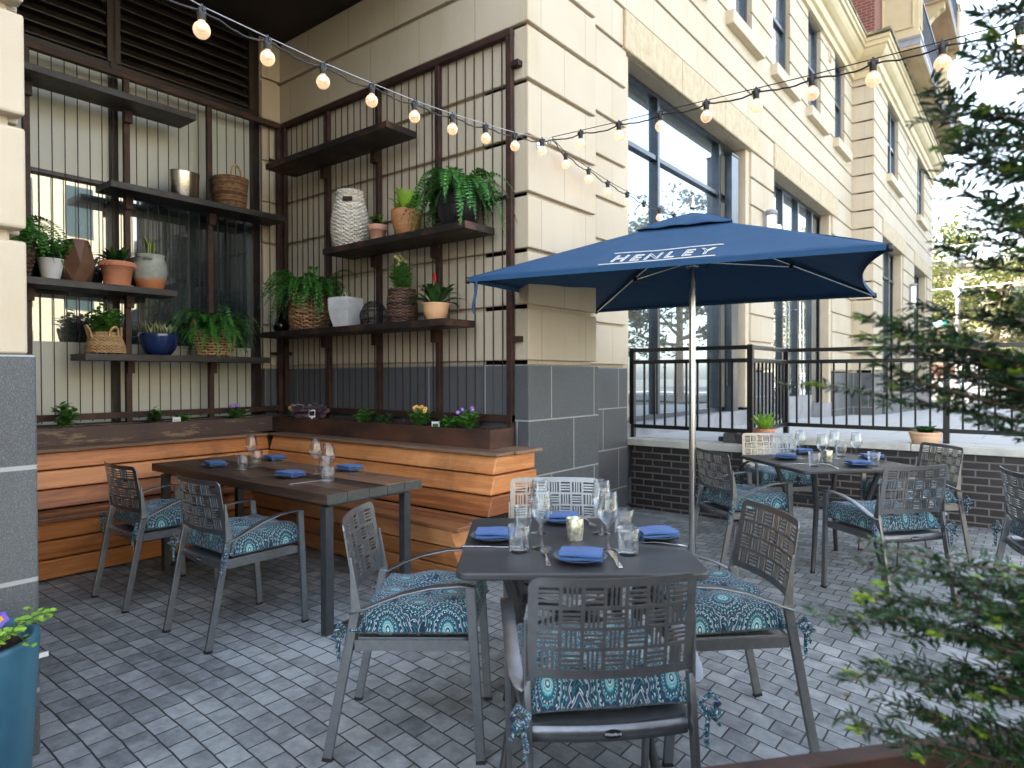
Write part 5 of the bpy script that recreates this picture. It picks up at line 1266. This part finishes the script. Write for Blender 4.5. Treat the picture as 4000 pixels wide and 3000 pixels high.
small_plant('mint_plant', 'upright mint sprig in the scuffed planter', (-5.70, 1.809, PZ), 7, .17, .05, .06, 102, 'green')
small_plant('bedding_plant', 'low dark green seedling in the middle of the scuffed planter', (-5.70, 2.449, PZ), 10, .10, .06, .045, 103, 'deep')
small_plant('bedding_plant', 'low bright seedling beside the white tag in the scuffed planter', (-5.70, 2.67, PZ), 7, .06, .05, .045, 104)
small_plant('pansy', 'dark pansy near the inner corner of the scuffed planter', (-5.70, 3.156, PZ), 12, .09, .07, .04, 105, 'green', (5, 'petalp', 'petaly'))
small_plant('pansy', 'yellow pansy in the inner corner of the rusted planter', (-5.45, 3.59, PZ), 8, .09, .04, .035, 106, 'green', (3, 'petaly', 'petalp'))
small_plant('heuchera', 'plum and silver leaved heuchera in the rusted planter', (-5.19, 3.58, PZ), 20, .10, .13, .085, 107, 'purpleleaf', wr=.95)
small_plant('bedding_plant', 'fresh green tuft right of the heuchera in the rusted planter', (-4.433, 3.58, PZ), 14, .08, .07, .04, 108)
small_plant('ivy', 'sparse ivy sprig with a dry stalk in the rusted planter', (-4.139, 3.58, PZ), 8, .08, .08, .035, 109, 'deep')
small_plant('pansy', 'purple and yellow pansies in the middle of the rusted planter', (-3.743, 3.58, PZ), 14, .11, .085, .04, 110, 'green', (9, 'petaly', 'petalp'))
small_plant('bedding_plant', 'low crinkled green seedling by the label in the rusted planter', (-3.42, 3.58, PZ), 10, .06, .07, .045, 111)
small_plant('viola', 'violet viola at the open end of the rusted planter', (-3.23, 3.57, PZ), 16, .11, .085, .042, 112, 'green', (4, 'petalp', 'petaly'))
def plant_tag(label, loc, rz, c):
    t = thing('plant_tag', label, 'plant label', loc, rz); mb = MB(); mb.box(-.03, .03, -.001, .001, .02, .09); mb.box(-.008, .008, -.001, .001, -.03, .02); mb.build('tag', M['white'], t)
    mb = MB(); mb.box(-.024, .024, -.0018, -.001, .035, .075); mb.build('print', M[c], t)
plant_tag('white plant label with a dark picture beside the heuchera', (-5.03, 3.50, PZ), R(30), 'cordm')
plant_tag('small pale plant label in the scuffed planter', (-5.64, 2.60, PZ-.045), R(60), 'concretepot')
plant_tag('small green printed plant label in the rusted planter', (-3.49, 3.50, PZ-.045), R(25), 'green')

# ------------------------------------------------------------------ on the coping
t = pot('clay_pot', 'terracotta pot of bright yellow-green leaves on the coping by the railing corner', 'potted plant', (-2.0, 6.33, .722), [(0,0),(.055,0),(.06,.004),(.082,.115),(.092,.117),(.095,.122),(.096,.15),(.092,.153),(.088,.15),(.084,.125),(0,.122)], 'terra', soil=(.084,.128))
rosette(t, .12, 34, .27, .018, 120, up=(.3, 4), droop=.55, mat='lime'); t.location = (-1.97, 6.30, .722)
t['label'] = 'terracotta pot of bright yellow-green leaves on the coping by the railing corner'
t = pot('terracotta_bowl', 'wide pale terracotta bowl with basket pattern and green plant on the coping', 'potted plant', (-.80, 7.31, .722), [(0,0),(.10,0),(.108,.004),(.128,.075),(.126,.08),(.134,.09),(.136,.108),(.131,.112),(.124,.108),(.12,.095),(0,.09)], 'peach2', 48, soil=(.12,.096), wob=lambda a, z: 1+(.018*sin(a*16+z*140)*sin(z*120) if .01 < z < .075 else 0))
rosette(t, .09, 16, .17, .045, 121, up=(.35, 1.8), droop=.9, mat='deep', name='leaves'); rosette(t, .09, 8, .16, .04, 122, up=(.3, 1.5), droop=.8, mat='green', name='leaves')
for i, (x, y, s_, a) in enumerate(((-2.30, 6.33, .11, 8), (-2.165, 6.31, .10, -14), (-2.40, 6.37, .06, 30))):
    t = thing('paving_stone', ('larger dark paving stone lying on the coping', 'dark paving stone on the coping under the bright green plant', 'smallest dark stone lying flat on the coping')[i], 'stone', (x, y, .722), R(a), 'loose stones on the coping')
    mb = MB(); h = .095 if i < 2 else .05; mb.box(-s_/2*1.1, s_/2*1.1, -s_/2, s_/2, 0, h); mb.build('stone', simple('dark_paver_stone', (.05,.048,.044), (.09,.085,.078), 20, .9, bump=.4) if i == 0 else bpy.data.materials['dark_paver_stone'], t, bevel=.012, seg=3)

# ------------------------------------------------------------------ lamps on the facade
def wall_lamp(label, x, y, z0, z1):
    t = thing('wall_lamp', label, 'wall lamp', (x, y, z0)); h = z1-z0; mb = MB()
    mb.lathe([(0,0),(.085,0),(.09,.02),(.09,.05),(0,.05)], 24); mb.lathe([(0,h-.08),(.085,h-.08),(.09,h-.05),(.09,h-.02),(.08,h),(0,h)], 24)
    mb.box(-.11, -.05, -.06, .06, .02, h-.02)
    for a in (.6, -.6, 2.5, -2.5): mb.tube([(.086*cos(a), .086*sin(a), .04), (.086*cos(a), .086*sin(a), h-.07)], .008, 6)
    mb.build('housing', M['slab'], t); mb = MB(); mb.lathe([(.07,.05),(.07,h-.08)], 24); mb.build('lamp_glass', M['lamp'], t)
wall_lamp('cylinder wall lamp between the two shopfronts, seen over the umbrella', XM+.11, 10.52, 3.2, 3.92)
wall_lamp('cylinder wall lamp between the windows of the far bay', XF+.11, 22.3, 3.28, 4.02)
t = thing('emergency_light', 'white twin-lens emergency light beside the shopfront wall lamp', 'emergency light', (XM+.02, 10.85, 3.62))
mb = MB(); mb.lathe([(0,0),(.13,0),(.14,.03),(.12,.09),(.06,.14),(0,.15)], 28); mb.v = [(z, y*1.0, x*1.05) for x, y, z in mb.v]; mb.build('housing', M['white'], t)
for dy, dz in ((-.07, .07), (.10, .0)):
    mb = MB(); mb.M = Matrix.Translation((.10, dy, dz)); mb.lathe([(0,0),(.055,0),(.06,.01),(.05,.05),(0,.055)], 20); mb.M = None; c = [(.10+(z), dy+(y-dy), dz+(x-.10)) for x, y, z in [(v[0], v[1], v[2]-dz) for v in mb.v]]; mb.v = c; mb.build('lens', M['lamp'], t)
# ------------------------------------------------------------------ foreground planters
t = thing('rust_planter', 'long rusted steel planter in the front corner holding the dark yew', 'planter', (-.26, 1.54, 0), math.atan2(.52, .44))
mb = MB(); L = .95; Wd = .52; a = .045
mb.box(-.75, L, -a, 0, 0, .60); mb.box(-.75, L, -Wd, -Wd+a, 0, .60); mb.box(-.75, -.75+a, -Wd+a, -a, 0, .60); mb.box(L-a, L, -Wd+a, -a, 0, .60); mb.box(-.75+a, L-a, -Wd+a, -a, 0, .05)
mb.build('box', M['rust'], t, bevel=.004)
mb = MB(); mb.sheet(lambda u, v: (-.70+1.6*u, -.47+.42*v, .53+random.uniform(0, .02)), 60, 16); mb.build('soil', M['soil'], t)
t = thing('yew_shrub', 'dark green yew with bright new tips filling the right foreground', 'shrub', (.17, 1.64, .54))
rd = random.Random(77); O = V((.17, 1.64, .54)); nd, tp, tw = MB(), MB(), MB()
tips = [(-.14,1.49,1.89),(-.12,1.44,1.83),(-.08,1.6,1.98),(-.04,1.7,2.11),(-.11,1.44,1.71),(-.07,1.35,1.63),(-.11,1.58,1.79),(-.1,1.39,1.78),(-.05,1.5,1.98),(-.06,1.49,1.85),(-.05,1.43,1.75),(-.22,1.29,1.46),(-.22,1.42,1.43),(-.3,1.29,1.35),(-.2,1.31,1.38),(-.18,1.52,1.51),(-.16,1.28,1.43),(-.2,1.44,1.35),(-.12,1.42,1.31),(-.11,1.51,1.6),(-.07,1.48,1.52),(-.13,1.55,1.36),(-.05,1.43,1.38),(-.03,1.51,1.47),(-.05,1.43,1.6),(-.14,1.42,1.45),(-.1,1.58,1.44),(-.03,1.51,1.33),(-.15,1.35,1.39),
 (-.28,1.24,.95),(-.19,1.37,1.05),(-.21,1.23,1.0),(-.23,1.27,.85),(-.21,1.42,.82),(-.22,1.29,.75),(-.12,1.43,1.0),(-.05,1.42,1.02),(-.04,1.36,.96),(-.17,1.38,.76),(-.18,1.32,1.03),(-.15,1.4,.9),(-.1,1.38,.86),(-.06,1.35,.83),(-.15,1.47,.77),(-.03,1.5,.86),(-.1,1.51,.91),(-.03,1.56,.94),(-.16,1.27,.96),(-.12,1.42,.73),(-.21,1.36,.93),(-.06,1.41,.74)]
for k in range(16): q = rd.choice(((.68,.98), (.68,.98), (1.33,1.5), (1.68,2.2))); tips.append((rd.uniform(-.06,.12), rd.uniform(1.4, 1.66), rd.uniform(*q)))
def needles(path, dens, ln, new):
    for a, b in zip(path, path[1:]):
        n = max(1, int((b-a).length*dens)); d = (b-a).normalized(); s_ = d.cross(V((0,0,1)));  s_ = s_.normalized() if s_.length > .01 else V((1,0,0)); up = s_.cross(d)
        for j in range(n):
            p = a.lerp(b, (j+rd.random())/n); q = rd.choice((-1,1)); dd = s_*q*rd.uniform(.7, 1.1)+d*rd.uniform(.25, .8)+up*rd.uniform(-.35, .5)
            (tp if new else nd).leaf(p, dd, up+s_*rd.uniform(-.3,.3), ln*rd.uniform(.8, 1.2), .0062, rd.random())
for T in tips:
    T = V(T)-O; base_ = V((rd.uniform(-.03,.03), rd.uniform(-.03,.03), max(.04, T.z-rd.uniform(.04, .16))))
    mid = base_.lerp(T, .55)+V((0,0,-.02+rd.uniform(-.02,.03))); path = []
    for k in range(9):
        f = k/8; path.append(base_*(1-f)*(1-f)+mid*2*f*(1-f)+T*f*f + V((rd.uniform(-1,1), rd.uniform(-1,1), rd.uniform(-1,1)))*.004)
    tw.tube(path, [.0055-.0042*k/8 for k in range(9)], 5); needles(path[3:], 250, .034, False)
    for k in range(3, 9):
        for s_ in (-1, 1):
            if rd.random() < .35: continue
            d = (path[min(8, k)]-path[k-1]).normalized(); sd = d.cross(V((0,0,1))).normalized()*s_; l = rd.uniform(.05, .11)*(1.1-.45*k/8)
            p0 = path[k]; p1 = p0+(d*.75+sd*.8+V((0,0,rd.uniform(-.25,.3)))).normalized()*l*.55; p2 = p1+(d*1.0+sd*.45+V((0,0,rd.uniform(-.4,.2)))).normalized()*l*.5
            tw.tube([p0, p1, p2], [.0018, .0013, .0008], 4, cap=False); needles([p0, p1, p2], 270, .032, False)
            if rd.random() < .10: needles([p2, p2+(p2-p1).normalized()*.018], 1300, .012, True)
    if rd.random() < .45: needles([T, T+(T-path[-2]).normalized()*.025], 1300, .014, True)
tw.tube([(0,0,-.02), (.01,.0,.5), (0,.01,1.1), (.01,0,1.75)], [.016, .012, .008, .003], 8)
tw.build('branch', M['twig'], t); nd.build('needles', M['yew'], t); tp.build('new_growth', M['yewtip'], t)

t = thing('blue_planter', 'round blue planter of pansies and creeping jenny against the stone end pier', 'potted plant', (-2.615, .515, 0))
mb = MB(); mb.lathe([(0,0),(.185,0),(.195,.01),(.205,.2),(.218,.40),(.226,.535),(.224,.55),(.212,.552),(.204,.535),(.197,.50),(0,.495)], 48)
mb.build('pot', simple('weathered_blue_glaze', (.015,.07,.115), (.05,.15,.21), 3.5, .45, bump=.1, bs=40, stretch=(1,1,.5)), t)
mb = MB(); mb.sheet(lambda a, b: (.2*b*cos(2*PI*a), .2*b*sin(2*PI*a), .505+random.uniform(-.004,.006)), 24, 6); mb.build('soil', M['soil'], t)
bushy(t, .50, 26, .11, .17, .055, 130, 'green', per=7, wr=.75)
rd = random.Random(8)
for k in range(16):
    mb = MB(); st = MB(); a = rd.uniform(-.9, 2.4); p = [V((.13*cos(a), .13*sin(a), .53)), V((.2*cos(a), .2*sin(a), .60+rd.uniform(-.02,.03))), V((.27*cos(a), .27*sin(a), .59+rd.uniform(-.05,.03)))]; st.tube(p, .0014, 4, cap=False)
    for j in range(16):
        f = j/15; q = p[0].lerp(p[1], f*2) if f < .5 else p[1].lerp(p[2], f*2-1); aa = rd.uniform(0, 6.3); mb.leaf(q, (cos(aa), sin(aa), .4), (rd.uniform(-.3,.3), rd.uniform(-.3,.3), 1), .022, .021, rd.random())
    g = mb.build('creeping_jenny', M['lime'], t); st.build('stem', M['stem'], g)
for k in range(9):
    pm, cm = MB(), MB(); a = rd.uniform(-1.5, 2.8); r = rd.uniform(.05, .17); pansy(pm, cm, (r*cos(a), r*sin(a), .60+rd.uniform(-.02,.05)), (.7, -.5, .4), .026, rd)
    g = pm.build('pansy_flower', M['petalp'], t); cm.build('flower_eye', M['petaly'], g)
t = thing('paper_tag', 'small white tag sticking out beside the blue planter', 'tag', (-2.82, .80, .36)); mb = MB(); mb.box(0, .004, -.02, .032, -.005, .012); mb.build('tag', M['white'], t)
# fallen leaves
for i, (x, y, lb) in enumerate(((-.80, 2.34+.62, 'dry curled leaf on the paving right of the nearest table'), (-1.72, 2.52, 'small tan leaf on the paving below the nearest table'), (-2.05, 6.02, 'dry leaf on the paving at the foot of the brick wall'), (-2.55, 5.98, 'small dark leaf on the paving by the brick wall corner'), (-.62, 3.08, 'tiny red-brown scrap on the paving near the yew'))):
    mb = MB(); mb.leaf((0,0,.004), (cos(i*1.9), sin(i*1.9), .12), (0,0,1), .055 if i < 3 else .03, .022); mb.leaf((.0,0,.005), (cos(i*1.9+.5), sin(i*1.9+.5), .25), (.3,0,1), .04 if i < 3 else .02, .015)
    o = mb.build('fallen_leaf', bpy.data.materials.get('dry_leaf') or simple('dry_leaf', (.10,.075,.02), (.2,.14,.05), 30, .8)); o.location = (x, y, 0); tag(o, lb, 'leaf', 'fallen leaves on the paving')

# ------------------------------------------------------------------ street beyond
def tree(name, label, x, y, z, h, cr, seed, mat='magnolia', n=5200, lean=0.0, low=.22, ls=.30):
    t = thing(name, label, 'tree', (x, y, z)); rd = random.Random(seed); tb = MB(); lf = MB()
    top = V((lean*h*.4, 0, h*.62)); tr = [V((0,0,-.1)), V((lean*h*.10, 0, h*.14)), V((lean*h*.28, .1, h*.36)), top]
    tb.tube(tr, [h*.028, h*.024, h*.017, h*.008], 10)
    cl = []
    for k in range(13):
        f = rd.uniform(.22, .95); b = tr[1].lerp(tr[3], f); a = k*2.4+rd.uniform(-.4,.4); r = cr*rd.uniform(.55, 1.0)*(1.15-.55*abs(f-.35)); e = b+V((r*cos(a), r*sin(a), h*rd.uniform(.05, .26)))
        m = b.lerp(e, .5)+V((0,0,-h*.02)); tb.tube([b, m, e], [h*.010, h*.006, h*.002], 7)
        for j in range(3): q = b.lerp(e, rd.uniform(.45, .9)); w = q+V((rd.uniform(-1,1), rd.uniform(-1,1), rd.uniform(-.3,.9)))*cr*.35; tb.tube([q, w], [h*.003, h*.001], 5); cl.append((w, rd.uniform(.5, 1.0)))
        cl.append((e, rd.uniform(.7, 1.2)))
    for k in range(70):
        a = rd.uniform(0, 2*PI); zz = rd.uniform(low, 1.0); rr = cr*math.sqrt(max(0, 1-((zz-.55)/.5)**2))*rd.uniform(.45, 1.02); cl.append((V((lean*h*.25+rr*cos(a), rr*sin(a), h*zz)), rd.uniform(.5, 1.15)))
    for k in range(n):
        c, s_ = rd.choice(cl); d = V((rd.gauss(0,1), rd.gauss(0,1), rd.gauss(0,.7))); p = c+d*s_*cr*.105
        a = V((rd.uniform(-1,1), rd.uniform(-1,1), rd.uniform(-.5,.8))); lf.leaf(p, a, (rd.uniform(-.7,.7), rd.uniform(-.7,.7), 1), ls*rd.uniform(.7, 1.3), ls*.45, rd.random())
    tb.build('trunk', M['bark'], t); lf.build('crown', M[mat], t); return t
tree('magnolia_tree', 'broad sunlit magnolia with a leaning trunk behind the street lamp', -2.6, 52, .2, 12.0, 5.6, 201, n=9500, lean=.25, ls=.34)
tree('magnolia_tree', 'sunlit magnolia at the right edge of the picture, behind the yew', 4.6, 49, .2, 11.0, 5.0, 202, n=7500, ls=.34)
tree('street_tree', 'tall leafy tree across the street, mirrored in the first shopfront', 6.3, 30, .2, 9.5, 3.9, 203, n=5600)
tree('street_tree', 'yellow-green tree across the street, mirrored in the shopfront doors', 10.2, 26.5, .2, 9.0, 4.2, 204, n=5000)
tree('red_maple_tree', 'small reddish tree across the street, mirrored low in the shopfront', 8.3, 23.5, .2, 5.0, 2.1, 205, 'autumn', n=2600, ls=.22)
tree('street_tree', 'sunlit tree closing the street behind the magnolias', -9.5, 58, .2, 12.5, 5.6, 206, n=5600, ls=.4)
# street lamp with name sign
t = thing('street_lamp', 'grey fluted street lamp with a white acorn globe before the magnolia', 'street lamp', (-2.7, 36.1, .05))
mb = MB(); mb.lathe([(0,0),(.28,0),(.28,.15),(.22,.5),(.16,.8),(.12,.95),(.105,1.2),(.085,4.55),(.11,4.6),(.11,4.68),(.07,4.72),(.12,4.86),(.14,4.92),(0,4.94)], 24, wob=lambda a, z: 1+(.05*sin(a*12) if 1 < z < 4.6 else 0)); mb.build('pole', simple('grey_lamp_paint', (.24,.22,.21), (.3,.28,.27), 3, .5), t)
mb = MB(); mb.lathe([(.12,4.93),(.2,5.1),(.225,5.28),(.19,5.48),(.1,5.62),(.05,5.70),(.035,5.78),(0,5.82)], 24); mb.build('globe', M['lamp'], t)
t = thing('street_sign', 'green street name sign on a bracket of the lamp post', 'street sign', (-2.85, 36.05, 3.75))
mb = MB(); mb.box(-.95, -.25, -.015, .015, -.16, .16); mb.build('plate', simple('sign_teal', (.02,.34,.30), (.03,.38,.33), 4, .4), t)
mb = MB(); mb.box(-.88, -.42, -.02, -.0155, -.06, .07); mb.box(-.95, -.25, -.019, -.0155, .135, .16); mb.box(-.95, -.25, -.019, -.0155, -.16, -.135); mb.build('print', M['ink'], t)
mb = MB(); mb.tube([(-.27,0,0), (.12,0,-.08)], .035, 8); mb.box(.02, .08, -.1, .1, -.16, -.02); mb.build('bracket', M['slab'], t)
t = thing('parking_sign', 'small white parking sign with a black arrow on the lamp post', 'sign', (-2.62, 35.93, 1.75))
mb = MB(); mb.box(-.16, .2, -.012, .01, -.28, .2); mb.build('plate', M['white'], t, bevel=.02)
mb = MB(); mb.box(-.06, .15, -.018, -.0125, -.10, -.07); mb.add([(-.13,-.016,-.085),(-.05,-.016,-.135),(-.05,-.016,-.035)], [(0,1,2)]); mb.box(-.09, .14, -.017, -.0125, .08, .15); mb.build('arrow', M['cordm'], t)
t = thing('signal_box', 'grey metal control box behind the street lamp', 'box', (-2.1, 37.2, .05)); mb = MB(); mb.box(-.3, .3, -.2, .2, 0, 2.55); mb.box(-.33, .33, -.23, .23, 2.55, 2.63); mb.build('cabinet', M['slab'], t, bevel=.04)
# iron fence at the end of the pavement
t = thing('iron_fence', 'black picket fence at the end of the pavement behind the yew', 'fence', (-1.4, 29.6, .1)); mb = MB()
for z in (.22, 1.15): mb.box(0, 5.2, -.02, .02, z, z+.04)
mb.build('rail', M['railing'], t)
for k in range(43): mb = MB(); mb.box(.05+k*.12, .075+k*.12, -.0125, .0125, .0, 1.35); mb.build('picket', M['railing'], t)
# parked cars
def make_car():
    t = thing('parked_car', '-', 'car', group='cars parked across the street'); mb = MB()
    body = [(-2.2,.35),(-2.25,.6),(-2.2,.82),(-1.95,.93),(-1.55,.96),(-1.05,1.36),(-.6,1.45),(.45,1.44),(.95,1.12),(1.25,.93),(1.95,.84),(2.2,.7),(2.22,.4),(2.1,.28),(-2.1,.28)]
    n = len(body); secs = [(-.86,.92,.9), (-.80,1,1), (.80,1,1), (.86,.92,.9)]; vs = []
    for y, kx, kz in secs: vs += [(x*kx if abs(x) > 2 else x, y if z < .97 else y*.80, .28+(z-.28)*kz if z < .97 else z*(.98 if kz < 1 else 1)) for x, z in body]
    fs = [(i*n+k, i*n+(k+1) % n, (i+1)*n+(k+1) % n, (i+1)*n+k) for i in range(3) for k in range(n)] + [tuple(range(n))[::-1], tuple(range(3*n, 4*n))]
    mb.add(vs, fs, False); mb.build('body', M['slab'], t, bevel=.03)
    for s_ in (-1, 1):
        for poly in ([(-1.40,.98),(-1.0,1.33),(-.62,1.39),(-.12,1.39),(-.12,.98)], [(-.04,.98),(-.04,1.39),(.42,1.38),(.86,1.10),(1.05,.98)]):
            m2 = MB(); m2.prism([(x, z) for x, z in poly], 'y', *sorted((s_*.66, s_*.715))); m2.build('window', M['pane'], t)
    for x0, x1, z0, z1 in ((-1.60,-1.10,.98,1.34), (1.27,.52,.97,1.41)):
        m2 = MB(); m2.add([(x0,-.6,z0),(x0,.6,z0),(x1,.55,z1),(x1,-.55,z1)], [(0,1,2,3)]); m2.v = [(x+(.03 if x > 0 else -.03), y, z+.02) for x, y, z in m2.v]; m2.build('windscreen', M['pane'], t)
    for x in (-1.35, 1.38):
        for s_ in (-1, 1):
            m2 = MB(); m2.lathe([(.18,-.1),(.30,-.1),(.32,-.07),(.32,.07),(.30,.1),(.18,.1)], 24); m2.v = [(x+a, s_*.78+c, .32+b) for a, b, c in m2.v]; w = m2.build('wheel', M['black'], t)
            m2 = MB(); m2.lathe([(0,-.085),(.19,-.085),(.19,.085),(0,.085)], 16); m2.v = [(x+a, s_*.78+c, .32+b) for a, b, c in m2.v]; m2.build('rim', M['brushed'], w)
    for s_ in (-1, 1):
        m2 = MB(); m2.box(-2.26, -2.1, s_*.5, s_*.82, .66, .82); m2.build('tail_light', bpy.data.materials.get('red_lens') or simple('red_lens', (.5,.01,.01), (.6,.02,.02), 4, .2), t)
        m2 = MB(); m2.box(2.1, 2.235, s_*.5, s_*.8, .58, .72); m2.build('headlight', M['lamp'], t)
    return t
car = make_car(); car.location = (-1.9, 41.2, .05)
car['label'] = 'grey car at the far kerb left of the red tail light'
def paint(o, m):
    for c in o.children:
        if c.name.startswith('body'): c.data = c.data.copy(); c.data.materials[0] = m
c2 = dup(car, (3.3, 41.4, .05), 0, 'white car with a red tail light parked behind the yew'); paint(c2, M['white'])
c3 = dup(car, (-8.6, 41.3, .05), 0, 'dark blue car parked at the far kerb, mostly behind the building'); paint(c3, M['blueglaze'])
# houses across the street
t = thing('street_house', 'pale stone house with steps and a low front wall beyond the magnolias', 'house', (1, 62, .2))
mb = MB(); mb.box(-14, 14, 0, 9, 0, 9.5); mb.build('wall', simple('sunlit_pale_stone', (.60,.50,.38), (.68,.58,.45), 1, .8), t)
for k in range(8):
    for r_ in range(2):
        x = -12.6+k*3.4; m2 = MB(); m2.box(x, x+1.4, -.05, .1, 1.9+r_*3.6, 4.2+r_*3.6); f = m2.build('window', M['pane'], t)
        m2 = MB(); m2.box(x-.12, x+1.52, -.12, .02, 1.7+r_*3.6, 1.895+r_*3.6); m2.box(x-.1, x+1.5, -.09, .02, 4.205+r_*3.6, 4.5+r_*3.6); m2.build('window_trim', M['cream2'], f)
mb = MB(); mb.box(-14.4, 14.4, -.5, 9.3, 9.5, 10.1); mb.build('roof', M['slab'], t)
mb = MB()
for k in range(8): mb.box(-.2, 3.2, -3.0+k*.34, -.02, k*.19, (k+1)*.19)
mb.build('steps', M['cream2'], t)
mb = MB(); mb.tube([(-.35,-3.1,1.0), (-.35,-.4,2.5)], .05, 8); mb.tube([(-.35,-3.1,0), (-.35,-3.1,1.0)], .05, 8); mb.build('handrail', M['white'], t)
t = thing('garden_wall', 'low brown garden wall with pale base in front of the stone house', 'wall', (-6, 56.5, .2))
mb = MB(); mb.box(-9, 6.4, 0, .4, 0, 1.0); mb.build('base', M['coping'], t); mb = MB(); mb.box(-9, 6.4, .05, .35, 1.0, 1.9); mb.build('brick_face', M['redbrick'], t)
# overhead wires
for i, (p, q) in enumerate((((-6, 43.5, 8.4), (30, 39, 10.5)), ((-6, 43.5, 6.1), (30, 38.4, 8.2)))):
    mb = MB(); p, q = V(p), V(q); mb.tube([p.lerp(q, k/16)-V((0,0,.6*4*(k/16)*(1-k/16))) for k in range(17)], .022, 6)
    tag(mb.build('overhead_wire', M['white']), ('higher pale overhead wire crossing before the magnolia', 'lower pale overhead wire crossing before the magnolia')[i], 'wire', 'overhead wires')

# ------------------------------------------------------------------ camera, sky and sun
cam = bpy.data.cameras.new('camera'); co = bpy.data.objects.new('camera', cam); col.objects.link(co); sc.camera = co
cam.sensor_width = 36; cam.lens = 2579/4000*36; cam.clip_start = .05; cam.clip_end = 600
yaw, pitch, roll = R(38.3), R(-.67), R(.17)
f = V((-sin(yaw)*cos(pitch), cos(yaw)*cos(pitch), sin(pitch))); r0 = V((cos(yaw), sin(yaw), 0)); u0 = r0.cross(f)
rr = r0*cos(roll)-u0*sin(roll); uu = r0*sin(roll)+u0*cos(roll)
mt = Matrix((rr, uu, -f)).transposed().to_4x4(); mt.translation = (0, 0, 1.37); co.matrix_world = mt
cam.dof.use_dof = True; cam.dof.focus_distance = 3.4; cam.dof.aperture_fstop = 3.0
w = bpy.data.worlds.new('World'); sc.world = w; w.use_nodes = True; nt = w.node_tree
sky = nt.nodes.new('ShaderNodeTexSky'); sky.sky_type = 'NISHITA'; sky.sun_disc = False
sd = V((-.70, -.50, .50)).normalized(); el = math.asin(sd.z); az = math.atan2(sd.x, sd.y)
sky.sun_elevation = el; sky.sun_rotation = az % (2*PI); sky.air_density = 1.0; sky.dust_density = 2.5; sky.ozone_density = .6
bg = nt.nodes['Background']; hs = nt.nodes.new('ShaderNodeHueSaturation'); hs.inputs['Saturation'].default_value = .6; nt.links.new(sky.outputs[0], hs.inputs['Color']); nt.links.new(hs.outputs[0], bg.inputs[0]); bg.inputs[1].default_value = .13
sl = bpy.data.lights.new('sun', 'SUN'); sl.energy = 3.6; sl.angle = R(.5); sl.color = (1, .93, .82); so = bpy.data.objects.new('sun', sl); col.objects.link(so)
so.rotation_euler = sd.to_track_quat('Z', 'Y').to_euler()
vs_ = sc.view_settings; vs_.view_transform = 'Standard'; vs_.look = 'None'; vs_.gamma = 1; vs_.exposure = 3.2
sc.cycles.use_denoising = True; sc.cycles.max_bounces = 12; sc.cycles.transparent_max_bounces = 24; sc.cycles.transmission_bounces = 12
sc.cycles.caustics_reflective = False; sc.cycles.caustics_refractive = False; sc.cycles.sample_clamp_indirect = 8
